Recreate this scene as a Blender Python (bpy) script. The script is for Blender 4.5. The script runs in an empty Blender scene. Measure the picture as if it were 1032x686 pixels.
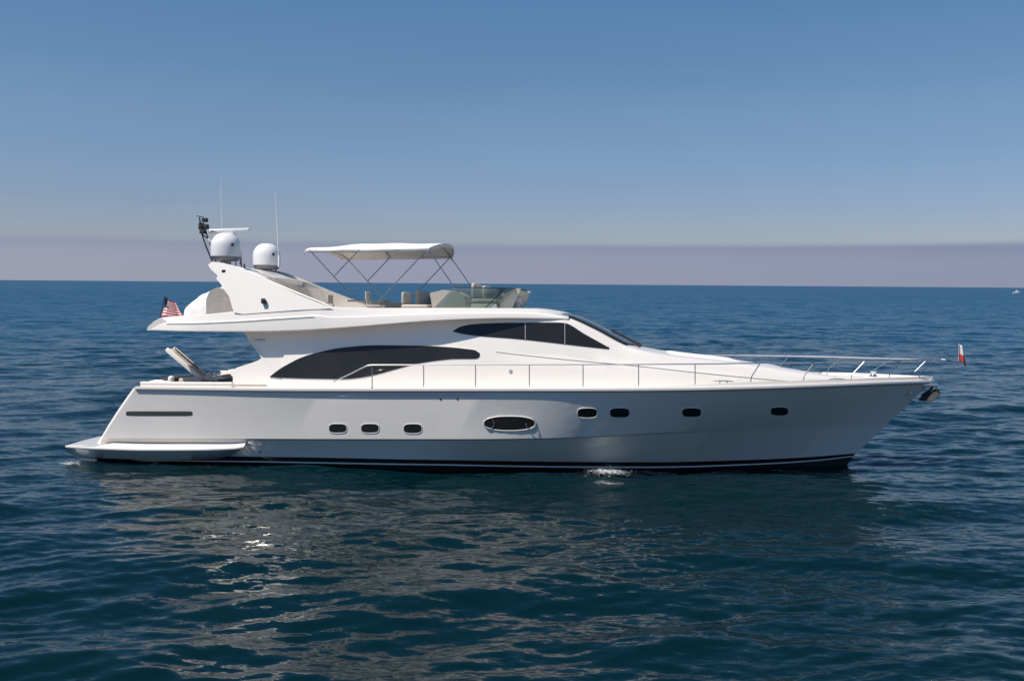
import bpy, bmesh, math, random
import numpy as np
from mathutils import Vector, Matrix
random.seed(7); rng = np.random.default_rng(11)
scene = bpy.context.scene
COL = scene.collection
R_ = math.radians

# ------------------------------------------------------------------ camera
FPX, YAW, ROLL, DIST, CAMH, HEEL = 930.0, R_(6.7), R_(0.43), 26.5, 4.98, R_(-1.9)
PITCH = math.atan(57 / FPX)
cC = np.array([DIST * math.tan(YAW), -DIST, CAMH])
cF = np.array([-math.sin(YAW) * math.cos(PITCH), math.cos(YAW) * math.cos(PITCH), -math.sin(PITCH)])
cR0 = np.array([math.cos(YAW), math.sin(YAW), 0.0]); cU0 = np.cross(cR0, cF)
cR = cR0 * math.cos(ROLL) + cU0 * math.sin(ROLL)
cU = -cR0 * math.sin(ROLL) + cU0 * math.cos(ROLL)
cam = bpy.data.cameras.new('camera'); cam_o = bpy.data.objects.new('camera', cam); COL.objects.link(cam_o)
cam.sensor_width = 36; cam.lens = 36 * FPX / 1032; cam.clip_start = 0.1; cam.clip_end = 120000
cam_o.matrix_world = Matrix(((cR[0], cU[0], -cF[0], cC[0]), (cR[1], cU[1], -cF[1], cC[1]), (cR[2], cU[2], -cF[2], cC[2]), (0, 0, 0, 1)))
scene.camera = cam_o
scene.cycles.caustics_reflective = False; scene.cycles.caustics_refractive = False

# ------------------------------------------------------------------ sky, sun, exposure
SUN_DIR = Vector((-0.41, -0.34, 0.85)).normalized()
w = bpy.data.worlds.new('World'); scene.world = w; w.use_nodes = True
nt = w.node_tree
sky = nt.nodes.new('ShaderNodeTexSky'); sky.sky_type = 'NISHITA'; sky.sun_disc = False
sky.sun_elevation = math.asin(SUN_DIR.z); sky.sun_rotation = math.atan2(SUN_DIR.x, SUN_DIR.y)
sky.air_density = 1.0; sky.dust_density = 0.5; sky.ozone_density = 8.0; sky.altitude = 0
# thin coastal haze tints the lowest few degrees of the sky
wtc = nt.nodes.new('ShaderNodeTexCoord'); wsp = nt.nodes.new('ShaderNodeSeparateXYZ'); wrp = nt.nodes.new('ShaderNodeValToRGB')
cr_ = wrp.color_ramp; cr_.elements[0].position = 0.02; cr_.elements[0].color = (0.91, 0.79, 0.87, 1)
cr_.elements[1].position = 0.50; cr_.elements[1].color = (0.60, 0.94, 1.04, 1)
e_ = cr_.elements.new(0.08); e_.color = (0.92, 0.81, 0.85, 1)
e_ = cr_.elements.new(0.17); e_.color = (0.99, 0.945, 0.90, 1)
e_ = cr_.elements.new(0.29); e_.color = (0.82, 0.985, 0.97, 1)
wsn_m = nt.nodes.new('ShaderNodeMapping'); wsn_m.inputs['Scale'].default_value = (1.2, 1.2, 7.0); nt.links.new(wtc.outputs['Generated'], wsn_m.inputs[0])
wsn_n = nt.nodes.new('ShaderNodeTexNoise'); wsn_n.inputs['Scale'].default_value = 1.5; wsn_n.inputs['Detail'].default_value = 4; nt.links.new(wsn_m.outputs[0], wsn_n.inputs['Vector'])
wsn_r = nt.nodes.new('ShaderNodeMapRange'); wsn_r.inputs['From Min'].default_value = .3; wsn_r.inputs['From Max'].default_value = .7; wsn_r.inputs['To Min'].default_value = .975; wsn_r.inputs['To Max'].default_value = 1.03; nt.links.new(wsn_n.outputs[0], wsn_r.inputs['Value'])
wsn_s = nt.nodes.new('ShaderNodeVectorMath'); wsn_s.operation = 'SCALE'; nt.links.new(sky.outputs[0], wsn_s.inputs[0]); nt.links.new(wsn_r.outputs[0], wsn_s.inputs['Scale'])
wmx = nt.nodes.new('ShaderNodeMix'); wmx.data_type = 'RGBA'; wmx.blend_type = 'MULTIPLY'; wmx.inputs['Factor'].default_value = 1
bg = nt.nodes['Background']; bg.inputs[1].default_value = 0.09
nt.links.new(wtc.outputs['Generated'], wsp.inputs[0]); nt.links.new(wsp.outputs['Z'], wrp.inputs[0])
nt.links.new(wsn_s.outputs[0], wmx.inputs['A']); nt.links.new(wrp.outputs[0], wmx.inputs['B']); 
# the marine layer: a low, level band of lavender haze resting on the horizon, part of the sky
WN = nt.nodes.new; WL = nt.links.new
wdv = WN('ShaderNodeMath'); wdv.operation = 'DIVIDE'; WL(wsp.outputs['X'], wdv.inputs[0]); WL(wsp.outputs['Y'], wdv.inputs[1])
wmp = WN('ShaderNodeMapping'); wmp.inputs['Scale'].default_value = (3.0, 3.0, 26.0); WL(wtc.outputs['Generated'], wmp.inputs[0])
wn1 = WN('ShaderNodeTexNoise'); wn1.inputs['Scale'].default_value = 1.6; wn1.inputs['Detail'].default_value = 4; WL(wmp.outputs[0], wn1.inputs['Vector'])
wof = WN('ShaderNodeMapRange'); wof.inputs['To Min'].default_value = -0.003; wof.inputs['To Max'].default_value = 0.003; WL(wn1.outputs[0], wof.inputs['Value'])
wad = WN('ShaderNodeMath'); wad.operation = 'ADD'; WL(wsp.outputs['Z'], wad.inputs[0]); WL(wof.outputs[0], wad.inputs[1])
wed = WN('ShaderNodeValToRGB'); WL(wad.outputs[0], wed.inputs[0]); ee = wed.color_ramp.elements
ee[0].position = 0.0385; ee[0].color = (1, 1, 1, 1); ee[1].position = 0.0455; ee[1].color = (0, 0, 0, 1)
wed.color_ramp.interpolation = 'EASE'
wfc = WN('ShaderNodeValToRGB'); WL(wad.outputs[0], wfc.inputs[0]); fe = wfc.color_ramp.elements
fe[0].position = 0.0; fe[0].color = (1.0, 0.98, 0.97, 1); fe[1].position = 0.042; fe[1].color = (0.84, 0.90, 0.94, 1)
q_ = fe.new(0.026); q_.color = (1.0, 0.985, 1.0, 1)
waz = WN('ShaderNodeMapRange'); waz.inputs['From Min'].default_value = -0.75; waz.inputs['From Max'].default_value = 0.45; WL(wdv.outputs[0], waz.inputs['Value'])
waz.inputs['From Max'].default_value = 0.45
wc2 = WN('ShaderNodeMix'); wc2.data_type = 'RGBA'; wc2.inputs['A'].default_value = (3.45, 3.66, 4.65, 1); wc2.inputs['B'].default_value = (2.75, 3.10, 4.30, 1)
WL(waz.outputs[0], wc2.inputs['Factor'])
wfm = WN('ShaderNodeMix'); wfm.data_type = 'RGBA'; wfm.blend_type = 'MULTIPLY'; wfm.inputs['Factor'].default_value = 1
WL(wc2.outputs['Result'], wfm.inputs['A']); WL(wfc.outputs[0], wfm.inputs['B'])
wfn = WN('ShaderNodeMix'); wfn.data_type = 'RGBA'; WL(wed.outputs[0], wfn.inputs['Factor'])
WL(wmx.outputs['Result'], wfn.inputs['A']); WL(wfm.outputs['Result'], wfn.inputs['B']); WL(wfn.outputs['Result'], bg.inputs[0])
sl = bpy.data.lights.new('sun', 'SUN'); sl.energy = 4.8; sl.angle = R_(0.5); sl.color = (1, 0.92, 0.82)
so = bpy.data.objects.new('sun', sl); COL.objects.link(so)
so.rotation_euler = SUN_DIR.to_track_quat('Z', 'Y').to_euler()
scene.view_settings.view_transform = 'Standard'; scene.view_settings.look = 'None'
scene.view_settings.exposure = 0.10; scene.view_settings.gamma = 1

# ------------------------------------------------------------------ helpers
_c, _s = math.cos(-HEEL), math.sin(-HEEL)
M_inv = np.array([[1, 0, 0], [0, _c, -_s], [0, _s, _c]])
RIDE = 0.16      # how high the yacht's own origin floats above the mean sea level
CAM_L = M_inv @ (cC - np.array([0, 0, RIDE]))
def P(u, v, y):
    """point of the yacht's own frame seen at photo pixel (u, v) at lateral offset y"""
    d = M_inv @ (cF * FPX + cR * (u - 516) - cU * (v - 343))
    t = (y - CAM_L[1]) / d[1]
    q = CAM_L + t * d
    return np.array([q[0], float(y), q[2]])
def PX(u, v, fy):
    y = -2.5
    for _ in range(12):
        q = P(u, v, y); y = fy(q[0], q[2])
    return P(u, v, y)

def mat(name, col, rough=0.4, metal=0.0, coat=0.0, var=0.0, vscale=1.0, bump=0.0, bscale=20, spec=0.5, **k):
    m = bpy.data.materials.new(name); m.use_nodes = True
    t = m.node_tree; b = t.nodes['Principled BSDF']
    b.inputs['Base Color'].default_value = (*col, 1); b.inputs['Roughness'].default_value = rough
    b.inputs['Metallic'].default_value = metal; b.inputs['Coat Weight'].default_value = coat
    b.inputs['Coat Roughness'].default_value = 0.08; b.inputs['Specular IOR Level'].default_value = spec
    for kk, vv in k.items(): b.inputs[kk].default_value = vv
    if var or bump:
        tc = t.nodes.new('ShaderNodeTexCoord')
        n = t.nodes.new('ShaderNodeTexNoise'); n.inputs['Scale'].default_value = vscale; n.inputs['Detail'].default_value = 5
        t.links.new(tc.outputs['Object'], n.inputs['Vector'])
        if var:
            mx = t.nodes.new('ShaderNodeMix'); mx.data_type = 'RGBA'
            mx.inputs['A'].default_value = (*[c * (1 - var) for c in col], 1)
            mx.inputs['B'].default_value = (*[min(1, c * (1 + var)) for c in col], 1)
            t.links.new(n.outputs[0], mx.inputs['Factor']); t.links.new(mx.outputs['Result'], b.inputs['Base Color'])
            mr = t.nodes.new('ShaderNodeMapRange'); mr.inputs['To Min'].default_value = rough * 0.8; mr.inputs['To Max'].default_value = min(1, rough * 1.25)
            t.links.new(n.outputs[0], mr.inputs['Value']); t.links.new(mr.outputs[0], b.inputs['Roughness'])
        if bump:
            n2 = t.nodes.new('ShaderNodeTexNoise'); n2.inputs['Scale'].default_value = bscale; n2.inputs['Detail'].default_value = 3
            t.links.new(tc.outputs['Object'], n2.inputs['Vector'])
            bp = t.nodes.new('ShaderNodeBump'); bp.inputs['Strength'].default_value = bump; bp.inputs['Distance'].default_value = 0.02
            t.links.new(n2.outputs[0], bp.inputs['Height']); t.links.new(bp.outputs[0], b.inputs['Normal'])
    return m

GEL = mat('white_gelcoat', (0.81, 0.765, 0.71), 0.30, coat=0.35, var=0.02, vscale=0.7, bump=0.04, bscale=1.3)
HULLW = mat('hull_gelcoat', (0.75, 0.715, 0.675), 0.20, coat=0.6, var=0.05, vscale=0.9, bump=0.38, bscale=1.7)
BLACK = mat('boot_stripe', (0.006, 0.007, 0.008), 0.3)
ANTI = mat('antifouling', (0.010, 0.011, 0.012), 0.7, var=0.4, vscale=4)
GLASS = mat('tinted_glass', (0.020, 0.019, 0.018), 0.06, spec=0.40, var=0.45, vscale=0.9)
GREYTR = mat('grey_trim', (0.33, 0.33, 0.33), 0.4)
STEEL = mat('stainless_steel', (0.72, 0.71, 0.70), 0.26, metal=1.0)
CANVAS = mat('bimini_canvas', (0.80, 0.77, 0.71), 0.85, bump=0.35, bscale=5, var=0.02)
COVER = mat('white_cover_cloth', (0.78, 0.76, 0.74), 0.8, bump=0.8, bscale=3, var=0.03)
VINYL = mat('cream_vinyl', (0.52, 0.47, 0.40), 0.55, var=0.05, vscale=3, bump=0.2, bscale=9)
STEEL2 = mat('dull_steel_tube', (0.36, 0.36, 0.37), 0.3, metal=1.0)
TEAK = mat('teak', (0.30, 0.19, 0.11), 0.6, var=0.25, vscale=14)
RUBBER = mat('black_rubber', (0.012, 0.012, 0.014), 0.5)
DARKM = mat('dark_metal', (0.022, 0.024, 0.026), 0.75)
DOME = mat('radome_plastic', (0.78, 0.78, 0.77), 0.3, coat=0.2, var=0.015)
SKIRT = mat('radome_skirt', (0.16, 0.17, 0.18), 0.5)
LENS = mat('lamp_glass', (0.55, 0.57, 0.60), 0.1)
SCREEN = bpy.data.materials.new('windscreen_perspex'); SCREEN.use_nodes = True
_t = SCREEN.node_tree; _b = _t.nodes['Principled BSDF']
_b.inputs['Base Color'].default_value = (0.30, 0.36, 0.36, 1); _b.inputs['Roughness'].default_value = 0.03
_tr = _t.nodes.new('ShaderNodeBsdfTransparent'); _tr.inputs[0].default_value = (0.62, 0.70, 0.70, 1)
_mx = _t.nodes.new('ShaderNodeMixShader'); _mx.inputs[0].default_value = 0.22
_t.links.new(_tr.outputs[0], _mx.inputs[1]); _t.links.new(_b.outputs[0], _mx.inputs[2])
_t.links.new(_mx.outputs[0], _t.nodes['Material Output'].inputs[0])

def tag(o, label=None, cat=None, group=None, kind=None):
    if label: o['label'] = label
    if cat: o['category'] = cat
    if group: o['group'] = group
    if kind: o['kind'] = kind
    return o
def empty(name, loc=(0, 0, 0), parent=None):
    o = bpy.data.objects.new(name, None); COL.objects.link(o); o.location = loc; o.parent = parent
    o.empty_display_size = 0.2
    return o

class MB:
    def __init__(s): s.v = []; s.f = []; s.mi = []
    def add(s, vs, fs, mi=0):
        n = len(s.v); s.v += [tuple(map(float, q)) for q in vs]
        s.f += [tuple(n + i for i in f) for f in fs]; s.mi += [mi] * len(fs) if isinstance(mi, int) else list(mi)
        return s
    def grid(s, rows, close_u=False, close_v=False, mi=0):
        nr, nc = len(rows), len(rows[0]); fs = []; ms = []
        for i in range(nr if close_u else nr - 1):
            for j in range(nc if close_v else nc - 1):
                a, b = i, (i + 1) % nr; c, d = j, (j + 1) % nc
                fs.append((a * nc + c, a * nc + d, b * nc + d, b * nc + c))
                ms.append(mi(i, j) if callable(mi) else mi)
        return s.add([p for r in rows for p in r], fs, ms)
    def tube(s, pts, r=0.02, n=8, caps=True, closed=False):
        pts = [np.array(p, float) for p in pts]; rows = []; m = len(pts)
        rr = r if hasattr(r, '__len__') else [r] * m
        up = np.array([0.13, 0.31, 0.94])
        for i in range(m):
            if closed: t = pts[(i + 1) % m] - pts[i - 1]
            else: t = pts[min(i + 1, m - 1)] - pts[max(i - 1, 0)]
            t = t / (np.linalg.norm(t) + 1e-9)
            a = np.cross(t, up); a = a / (np.linalg.norm(a) + 1e-9); b = np.cross(t, a)
            rows.append([pts[i] + rr[i] * (a * math.cos(k * 2 * math.pi / n) + b * math.sin(k * 2 * math.pi / n)) for k in range(n)])
        s.grid(rows, close_u=closed, close_v=True)
        if caps and not closed:
            k = len(s.v); s.f.append(tuple(range(k - m * n, k - m * n + n))); s.f.append(tuple(range(k - n, k))); s.mi += [0, 0]
        return s
    def box(s, lo, hi, bev=0.0, seg=2, M=None, taper=1.0, mi=0):
        bm = bmesh.new(); bmesh.ops.create_cube(bm, size=1)
        for v in bm.verts:
            k = taper if v.co.z > 0 else 1
            v.co = Vector([(lo[i] + hi[i]) / 2 + v.co[i] * (hi[i] - lo[i]) * (k if i < 2 else 1) for i in range(3)])
        if bev: bmesh.ops.bevel(bm, geom=bm.edges[:], offset=bev, segments=seg, affect='EDGES', profile=0.5)
        if M: bm.transform(M)
        bm.verts.index_update()
        s.add([v.co for v in bm.verts], [[v.index for v in f.verts] for f in bm.faces], mi); bm.free(); return s
    def lathe(s, prof, c, n=24, mi=0, M=None):
        rows = [[(r * math.cos(2 * math.pi * k / n), r * math.sin(2 * math.pi * k / n), z) for k in range(n)] for r, z in prof]
        rows = [[tuple((M @ Vector(p) if M else Vector(p)) + Vector(c)) for p in r] for r in rows]
        return s.grid(rows, close_v=True, mi=mi)
    def slab(s, poly, nrm, thick, fn=None):
        """polygon (list of 3-D points) extruded along nrm"""
        n = len(poly); A = [np.array(p, float) for p in poly]; B = [p + np.array(nrm) * thick for p in A]
        fs = [tuple(range(n)), tuple(range(2 * n - 1, n - 1, -1))] + [(i, (i + 1) % n, n + (i + 1) % n, n + i) for i in range(n)]
        return s.add(A + B, fs)
    def build(s, name, mats, parent=None, smooth=35, bevel=0, sub=0, solid=0):
        me = bpy.data.meshes.new(name); me.from_pydata(s.v, [], s.f)
        if not isinstance(mats, (list, tuple)): mats = [mats]
        for m in mats: me.materials.append(m)
        me.polygons.foreach_set('material_index', s.mi)
        bm = bmesh.new(); bm.from_mesh(me)
        bmesh.ops.remove_doubles(bm, verts=bm.verts, dist=0.0005)
        if bevel:
            es = [e for e in bm.edges if len(e.link_faces) == 2 and e.calc_face_angle(0) > R_(40)]
            bmesh.ops.bevel(bm, geom=es, offset=bevel, segments=3, affect='EDGES', profile=0.5, clamp_overlap=True)
        bmesh.ops.recalc_face_normals(bm, faces=bm.faces)
        bm.to_mesh(me); bm.free()
        if smooth:
            me.polygons.foreach_set('use_smooth', [True] * len(me.polygons)); me.set_sharp_from_angle(angle=R_(smooth))
        o = bpy.data.objects.new(name, me); COL.objects.link(o); o.parent = parent
        if solid:
            md = o.modifiers.new('solid', 'SOLIDIFY'); md.thickness = solid; md.offset = 0
        if sub:
            md = o.modifiers.new('sub', 'SUBSURF'); md.levels = md.render_levels = sub
        return o

def lerp(a, b, t): return a + (b - a) * t
def sstep(a, b, x):
    t = min(1, max(0, (x - a) / (b - a))); return t * t * (3 - 2 * t)
def curve(pts):
    """monotone-ish smooth 1-D interpolation"""
    xs = np.array([p[0] for p in pts], float); ys = np.array([p[1] for p in pts], float)
    d = np.diff(ys) / np.diff(xs); m = np.zeros(len(xs)); m[0] = d[0]; m[-1] = d[-1]
    for i in range(1, len(xs) - 1): m[i] = 0 if d[i - 1] * d[i] <= 0 else 2 * d[i - 1] * d[i] / (d[i - 1] + d[i])
    def f(x):
        x = min(max(x, xs[0]), xs[-1]); i = min(max(int(np.searchsorted(xs, x)) - 1, 0), len(xs) - 2)
        h = xs[i + 1] - xs[i]; t = (x - xs[i]) / h
        return (2*t**3-3*t*t+1)*ys[i] + (t**3-2*t*t+t)*h*m[i] + (-2*t**3+3*t*t)*ys[i+1] + (t**3-t*t)*h*m[i+1]
    return f
def mirror(pts): return [np.array([p[0], -p[1], p[2]]) for p in pts]

# ------------------------------------------------------------------ sea
def build_sea():
    NA, NR = 1500, 1150
    ang = np.linspace(R_(-62), R_(62), NA) - YAW
    # rows: even spacing in depression angle near the camera, geometric towards the horizon
    r = [4.0]
    while r[-1] < 60000 and len(r) < 4000:
        q = r[-1]; r.append(q + max(0.032, q * 0.0036 * (1 + max(0, q - 120) / 300)))
    r = np.array(r); NR = len(r)
    A, Rr = np.meshgrid(ang, r)
    X = cC[0] + Rr * np.sin(A); Y = cC[1] + Rr * np.cos(A)
    Z = np.zeros_like(X)
    main = R_(-78)          # travel direction of the wind sea
    patch = 0.75 + 0.35 * np.sin(X * 0.11 + 1.3 * np.sin(Y * 0.07)) * np.sin(Y * 0.13 + 0.8 * np.sin(X * 0.05 + 2))
    for k in range(96):
        lam = 0.30 * (42.0) ** (rng.random() ** 1.15) if k > 8 else 6 + 12 * rng.random()
        th = main + rng.normal(0, 0.40) if lam < 4 else main + rng.normal(0, 0.34)
        kk = 2 * math.pi / lam
        amp = (0.0036 if lam < 1 else 0.0040) * lam ** 0.95 * (0.6 + 0.8 * rng.random()) if lam < 4 else 0.0125 * (0.6 + 0.7 * rng.random())
        ph = rng.random() * 6.28
        cell = Rr * (R_(124) / NA) * 2.2
        fade = np.clip((lam / np.maximum(cell, Rr * 0.0036 * 2.2)) - 0.6, 0, 1) * np.clip(1.6 - Rr / (lam * 260), 0, 1)
        arg = kk * (X * math.cos(th) + Y * math.sin(th)) + ph + 0.7 * np.sin(X * 0.23 + Y * 0.11 + ph) + 0.6 * np.sin(Y * 0.31 - X * 0.17 + 2 * ph)
        s_ = np.sin(arg)
        Z += amp * fade * (s_ - 0.22 * np.cos(2 * arg)) * (patch if lam < 3 else 1.0)
    # a low sheltered patch along the hull
    co = np.empty((NR * NA, 3), np.float32); co[:, 0] = X.ravel(); co[:, 1] = Y.ravel(); co[:, 2] = Z.ravel()
    me = bpy.data.meshes.new('sea')
    me.vertices.add(len(co)); me.vertices.foreach_set('co', co.ravel())
    i, j = np.meshgrid(np.arange(NR - 1), np.arange(NA - 1), indexing='ij'); a = (i * NA + j).ravel()
    f = np.stack([a, a + 1, a + NA + 1, a + NA], 1).astype(np.int32)
    me.loops.add(f.size); me.loops.foreach_set('vertex_index', f.ravel())
    me.polygons.add(len(f)); me.polygons.foreach_set('loop_start', np.arange(len(f), dtype=np.int32) * 4)
    me.polygons.foreach_set('use_smooth', np.ones(len(f), bool))
    me.update(calc_edges=True); me.validate()
    m = bpy.data.materials.new('sea_water'); m.use_nodes = True; t = m.node_tree; b = t.nodes['Principled BSDF']
    b.inputs['Base Color'].default_value = (0.0007, 0.0120, 0.0155, 1); b.inputs['IOR'].default_value = 1.333
    b.inputs['Roughness'].default_value = 0.09
    N_ = t.nodes.new; L_ = t.links.new
    geo = N_('ShaderNodeNewGeometry'); mp = N_('ShaderNodeMapping')
    mp.inputs['Scale'].default_value = (0.34, 1.0, 1.0); mp.inputs['Rotation'].default_value = (0, 0, R_(-9))
    L_(geo.outputs['Position'], mp.inputs[0])
    ln = N_('ShaderNodeVectorMath'); ln.operation = 'LENGTH'; L_(geo.outputs['Position'], ln.inputs[0])
    far = N_('ShaderNodeMapRange'); far.inputs['From Min'].default_value = 25; far.inputs['From Max'].default_value = 300
    L_(ln.outputs['Value'], far.inputs['Value'])
    # gusts: broad calmer and rougher streaks
    gp = N_('ShaderNodeMapping'); gp.inputs['Scale'].default_value = (0.010, 0.035, 1); L_(geo.outputs['Position'], gp.inputs[0])
    gn = N_('ShaderNodeTexNoise'); gn.inputs['Scale'].default_value = 1; gn.inputs['Detail'].default_value = 5; L_(gp.outputs[0], gn.inputs['Vector'])
    gr = N_('ShaderNodeMapRange'); gr.inputs['From Min'].default_value = 0.3; gr.inputs['From Max'].default_value = 0.7; gr.inputs['To Min'].default_value = 0.45; gr.inputs['To Max'].default_value = 1.35
    L_(gn.outputs[0], gr.inputs['Value'])
    acc = None
    for sc, kn, kf in ((2.2, 0.17, 0.55), (6.5, 0.30, 0.50), (0.35, 0.05, 0.65), (20.0, 0.16, 0.20)):
        n = N_('ShaderNodeTexNoise'); n.inputs['Scale'].default_value = sc; n.inputs['Detail'].default_value = 3; n.inputs['Distortion'].default_value = 0.5
        L_(mp.outputs[0], n.inputs['Vector'])
        sb = N_('ShaderNodeVectorMath'); sb.operation = 'SUBTRACT'; L_(n.outputs['Color'], sb.inputs[0]); sb.inputs[1].default_value = (0.5, 0.5, 0.5)
        mr = N_('ShaderNodeMapRange'); mr.inputs['To Min'].default_value = kn; mr.inputs['To Max'].default_value = kf; L_(far.outputs[0], mr.inputs['Value'])
        sm = N_('ShaderNodeVectorMath'); sm.operation = 'SCALE'; L_(sb.outputs[0], sm.inputs[0]); L_(mr.outputs[0], sm.inputs['Scale'])
        if acc is None: acc = sm
        else:
            ad = N_('ShaderNodeVectorMath'); ad.operation = 'ADD'; L_(acc.outputs[0], ad.inputs[0]); L_(sm.outputs[0], ad.inputs[1]); acc = ad
    gm = N_('ShaderNodeVectorMath'); gm.operation = 'SCALE'; L_(acc.outputs[0], gm.inputs[0]); L_(gr.outputs[0], gm.inputs['Scale'])
    fl = N_('ShaderNodeVectorMath'); fl.operation = 'MULTIPLY'; L_(gm.outputs[0], fl.inputs[0]); fl.inputs[1].default_value = (0.7, 1.5, 0)
    ad = N_('ShaderNodeVectorMath'); ad.operation = 'ADD'; L_(geo.outputs['Normal'], ad.inputs[0]); L_(fl.outputs[0], ad.inputs[1])
    nm = N_('ShaderNodeVectorMath'); nm.operation = 'NORMALIZE'; L_(ad.outputs[0], nm.inputs[0])
    L_(nm.outputs[0], b.inputs['Normal'])
    # beyond some tens of metres the wave backs hide behind the crests: a diffuse blue stands in for the higher sky they reflect
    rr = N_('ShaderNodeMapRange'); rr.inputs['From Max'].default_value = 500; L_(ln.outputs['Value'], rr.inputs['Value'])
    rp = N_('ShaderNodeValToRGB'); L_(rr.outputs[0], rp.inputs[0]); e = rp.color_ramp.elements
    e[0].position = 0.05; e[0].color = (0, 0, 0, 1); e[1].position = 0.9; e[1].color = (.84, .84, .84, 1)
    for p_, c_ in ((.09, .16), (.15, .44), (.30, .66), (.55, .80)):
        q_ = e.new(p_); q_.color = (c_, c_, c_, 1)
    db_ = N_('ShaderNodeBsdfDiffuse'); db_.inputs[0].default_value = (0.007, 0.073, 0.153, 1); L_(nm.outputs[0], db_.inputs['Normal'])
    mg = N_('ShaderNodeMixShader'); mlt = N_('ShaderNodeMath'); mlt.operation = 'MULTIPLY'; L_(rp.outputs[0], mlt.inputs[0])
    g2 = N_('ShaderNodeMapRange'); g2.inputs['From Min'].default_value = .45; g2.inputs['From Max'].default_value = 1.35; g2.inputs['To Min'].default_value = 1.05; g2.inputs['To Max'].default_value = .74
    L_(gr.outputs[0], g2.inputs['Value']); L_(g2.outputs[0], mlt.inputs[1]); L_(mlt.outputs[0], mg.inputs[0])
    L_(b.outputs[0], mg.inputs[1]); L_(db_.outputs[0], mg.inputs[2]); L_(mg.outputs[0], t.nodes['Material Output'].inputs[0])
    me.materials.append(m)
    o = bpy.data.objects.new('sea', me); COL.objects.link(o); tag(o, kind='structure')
build_sea()

# ================================================================== THE YACHT
yacht = empty('motor_yacht', (0, 0, RIDE)); yacht.rotation_euler = (HEEL, 0, 0)
tag(yacht, 'long white flybridge motor yacht with dark swooping windows lying side-on on the blue sea', 'yacht')

# ---------------------------------------------------------------- hull
XS = P(137, 390, -2.6)[0]
def hb(xe, B, L, p, q=1.0, Bs=None):
    """half-breadth: full amidships, tapering to the stem at xe"""
    Bs = Bs or B
    def f(x, z=0):
        t = (xe - x) / L
        if t <= 0: return 0.0
        k = (1 - (1 - t) ** p) ** q if t < 1 else 1.0
        aft = sstep(-3, -11.5, x)
        return -lerp(B, Bs, aft) * k
    return f
def stem_x(v):
    q = curve([(383, 940.5), (386, 940), (390, 935), (403, 919), (427, 895), (445, 877), (456, 863), (468, 850)])
    return P(q(v), v, 0)
lines_px = [  # (points, B, L, p, Bs)
    ([(137, 390.5), (245, 391.8), (480, 392.2), (620, 392), (700, 391.3), (780, 389.5), (840, 387.5), (900, 385.3), (940.5, 384)], 2.95, 10.2, 2.5, 2.72),
    ([(136, 393), (245, 394.2), (480, 394.6), (620, 394.5), (700, 394), (780, 392.3), (840, 390.3), (900, 388.2), (937, 387)], 2.945, 10.2, 2.5, 2.715),
    ([(131, 399), (245, 400), (480, 400.3), (560, 401), (640, 403.5), (720, 405), (800, 404), (870, 402), (921, 401.5)], 2.90, 10.4, 2.3, 2.70),
    ([(103, 441), (245, 441.8), (420, 442.2), (500, 442), (560, 441), (640, 437), (700, 434.5), (780, 431), (850, 428.5), (893, 428)], 2.82, 11.6, 1.75, 2.71),
    ([(102.5, 443), (245, 443.3), (420, 443.7), (500, 443.5), (560, 442.5), (640, 438.5), (700, 436), (780, 432.5), (850, 430), (891.5, 429.5)], 2.75, 11.6, 1.75, 2.62),
    ([(98, 458.5), (245, 459.8), (340, 461.2), (430, 463), (560, 465), (660, 465.5), (760, 463), (820, 460), (863, 456.5)], 2.50, 12.4, 1.35, 2.36),
    ([(97.5, 463), (245, 464.2), (340, 465.8), (430, 467.2), (560, 469.4), (660, 469.8), (760, 467), (820, 463.3), (860, 459)], 2.465, 12.4, 1.35, 2.325),
    ([(97.5, 464.3), (245, 465.4), (340, 467.1), (430, 468.6), (560, 470.8), (660, 471.2), (760, 468.2), (820, 464.5), (859.5, 460)], 2.46, 12.4, 1.35, 2.32),
]
def resamp(P3, n):
    P3 = np.array(P3); d = np.r_[0, np.cumsum(np.linalg.norm(np.diff(P3, axis=0), axis=1))]; d /= d[-1]
    out = []
    for c in range(3): out.append(curve(list(zip(d, P3[:, c]))))
    # denser towards the stem
    ts = [1 - (1 - k / (n - 1)) ** 1.5 for k in range(n)]
    return [np.array([out[0](t), out[1](t), out[2](t)]) for t in ts]
NST = 90
hull_rows = []; LINEF = []
for pts, B, L, p, Bs in lines_px:
    xe = P(*pts[-1], 0)[0]; f = hb(xe, B, L, p, 1.0, Bs); LINEF.append(f)
    xs = []; zs = []
    for (u, v) in pts[:-1]:
        q = PX(u, v, f); xs.append(q[0]); zs.append(q[2])
    q = P(*pts[-1], 0); xs.append(q[0]); zs.append(q[2])
    zf = curve(list(zip(xs, zs)))
    row = []
    for k in range(NST):
        t = 1 - (1 - k / (NST - 1)) ** 1.5
        x = lerp(xs[0], xs[-1], t); row.append(np.array([x, f(x), zf(x)]))
    hull_rows.append(row); LINEF[-1] = (f, zf)
sheer_f, sheer_z = LINEF[0]
xw = P(850, 468, 0)[0]
for (dx, z, B, L, p) in ((0.0, -0.35, 2.30, 12.2, 1.25), (-0.9, -0.75, 1.6, 11.5, 1.3), (-1.6, -1.15, 0.02, 11.5, 1.0)):
    f = hb(xw + dx, B, L, p, 1.0, B * 0.95); row = []
    for k in range(NST):
        t = 1 - (1 - k / (NST - 1)) ** 1.5; x = lerp(hull_rows[-1][0][0] if dx == 0 else XS - 0.6, xw + dx, t); row.append(np.array([x, f(x), z]))
    hull_rows.append(row)
def hull_side(x, z):
    """lateral offset of the near hull side at (x, z)"""
    ys = []; zs = []
    for f, zf in LINEF: zs.append(zf(x)); ys.append(f(x))
    o = np.argsort(zs); return float(np.interp(z, np.array(zs)[o], np.array(ys)[o]))
hb_ = MB()
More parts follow.
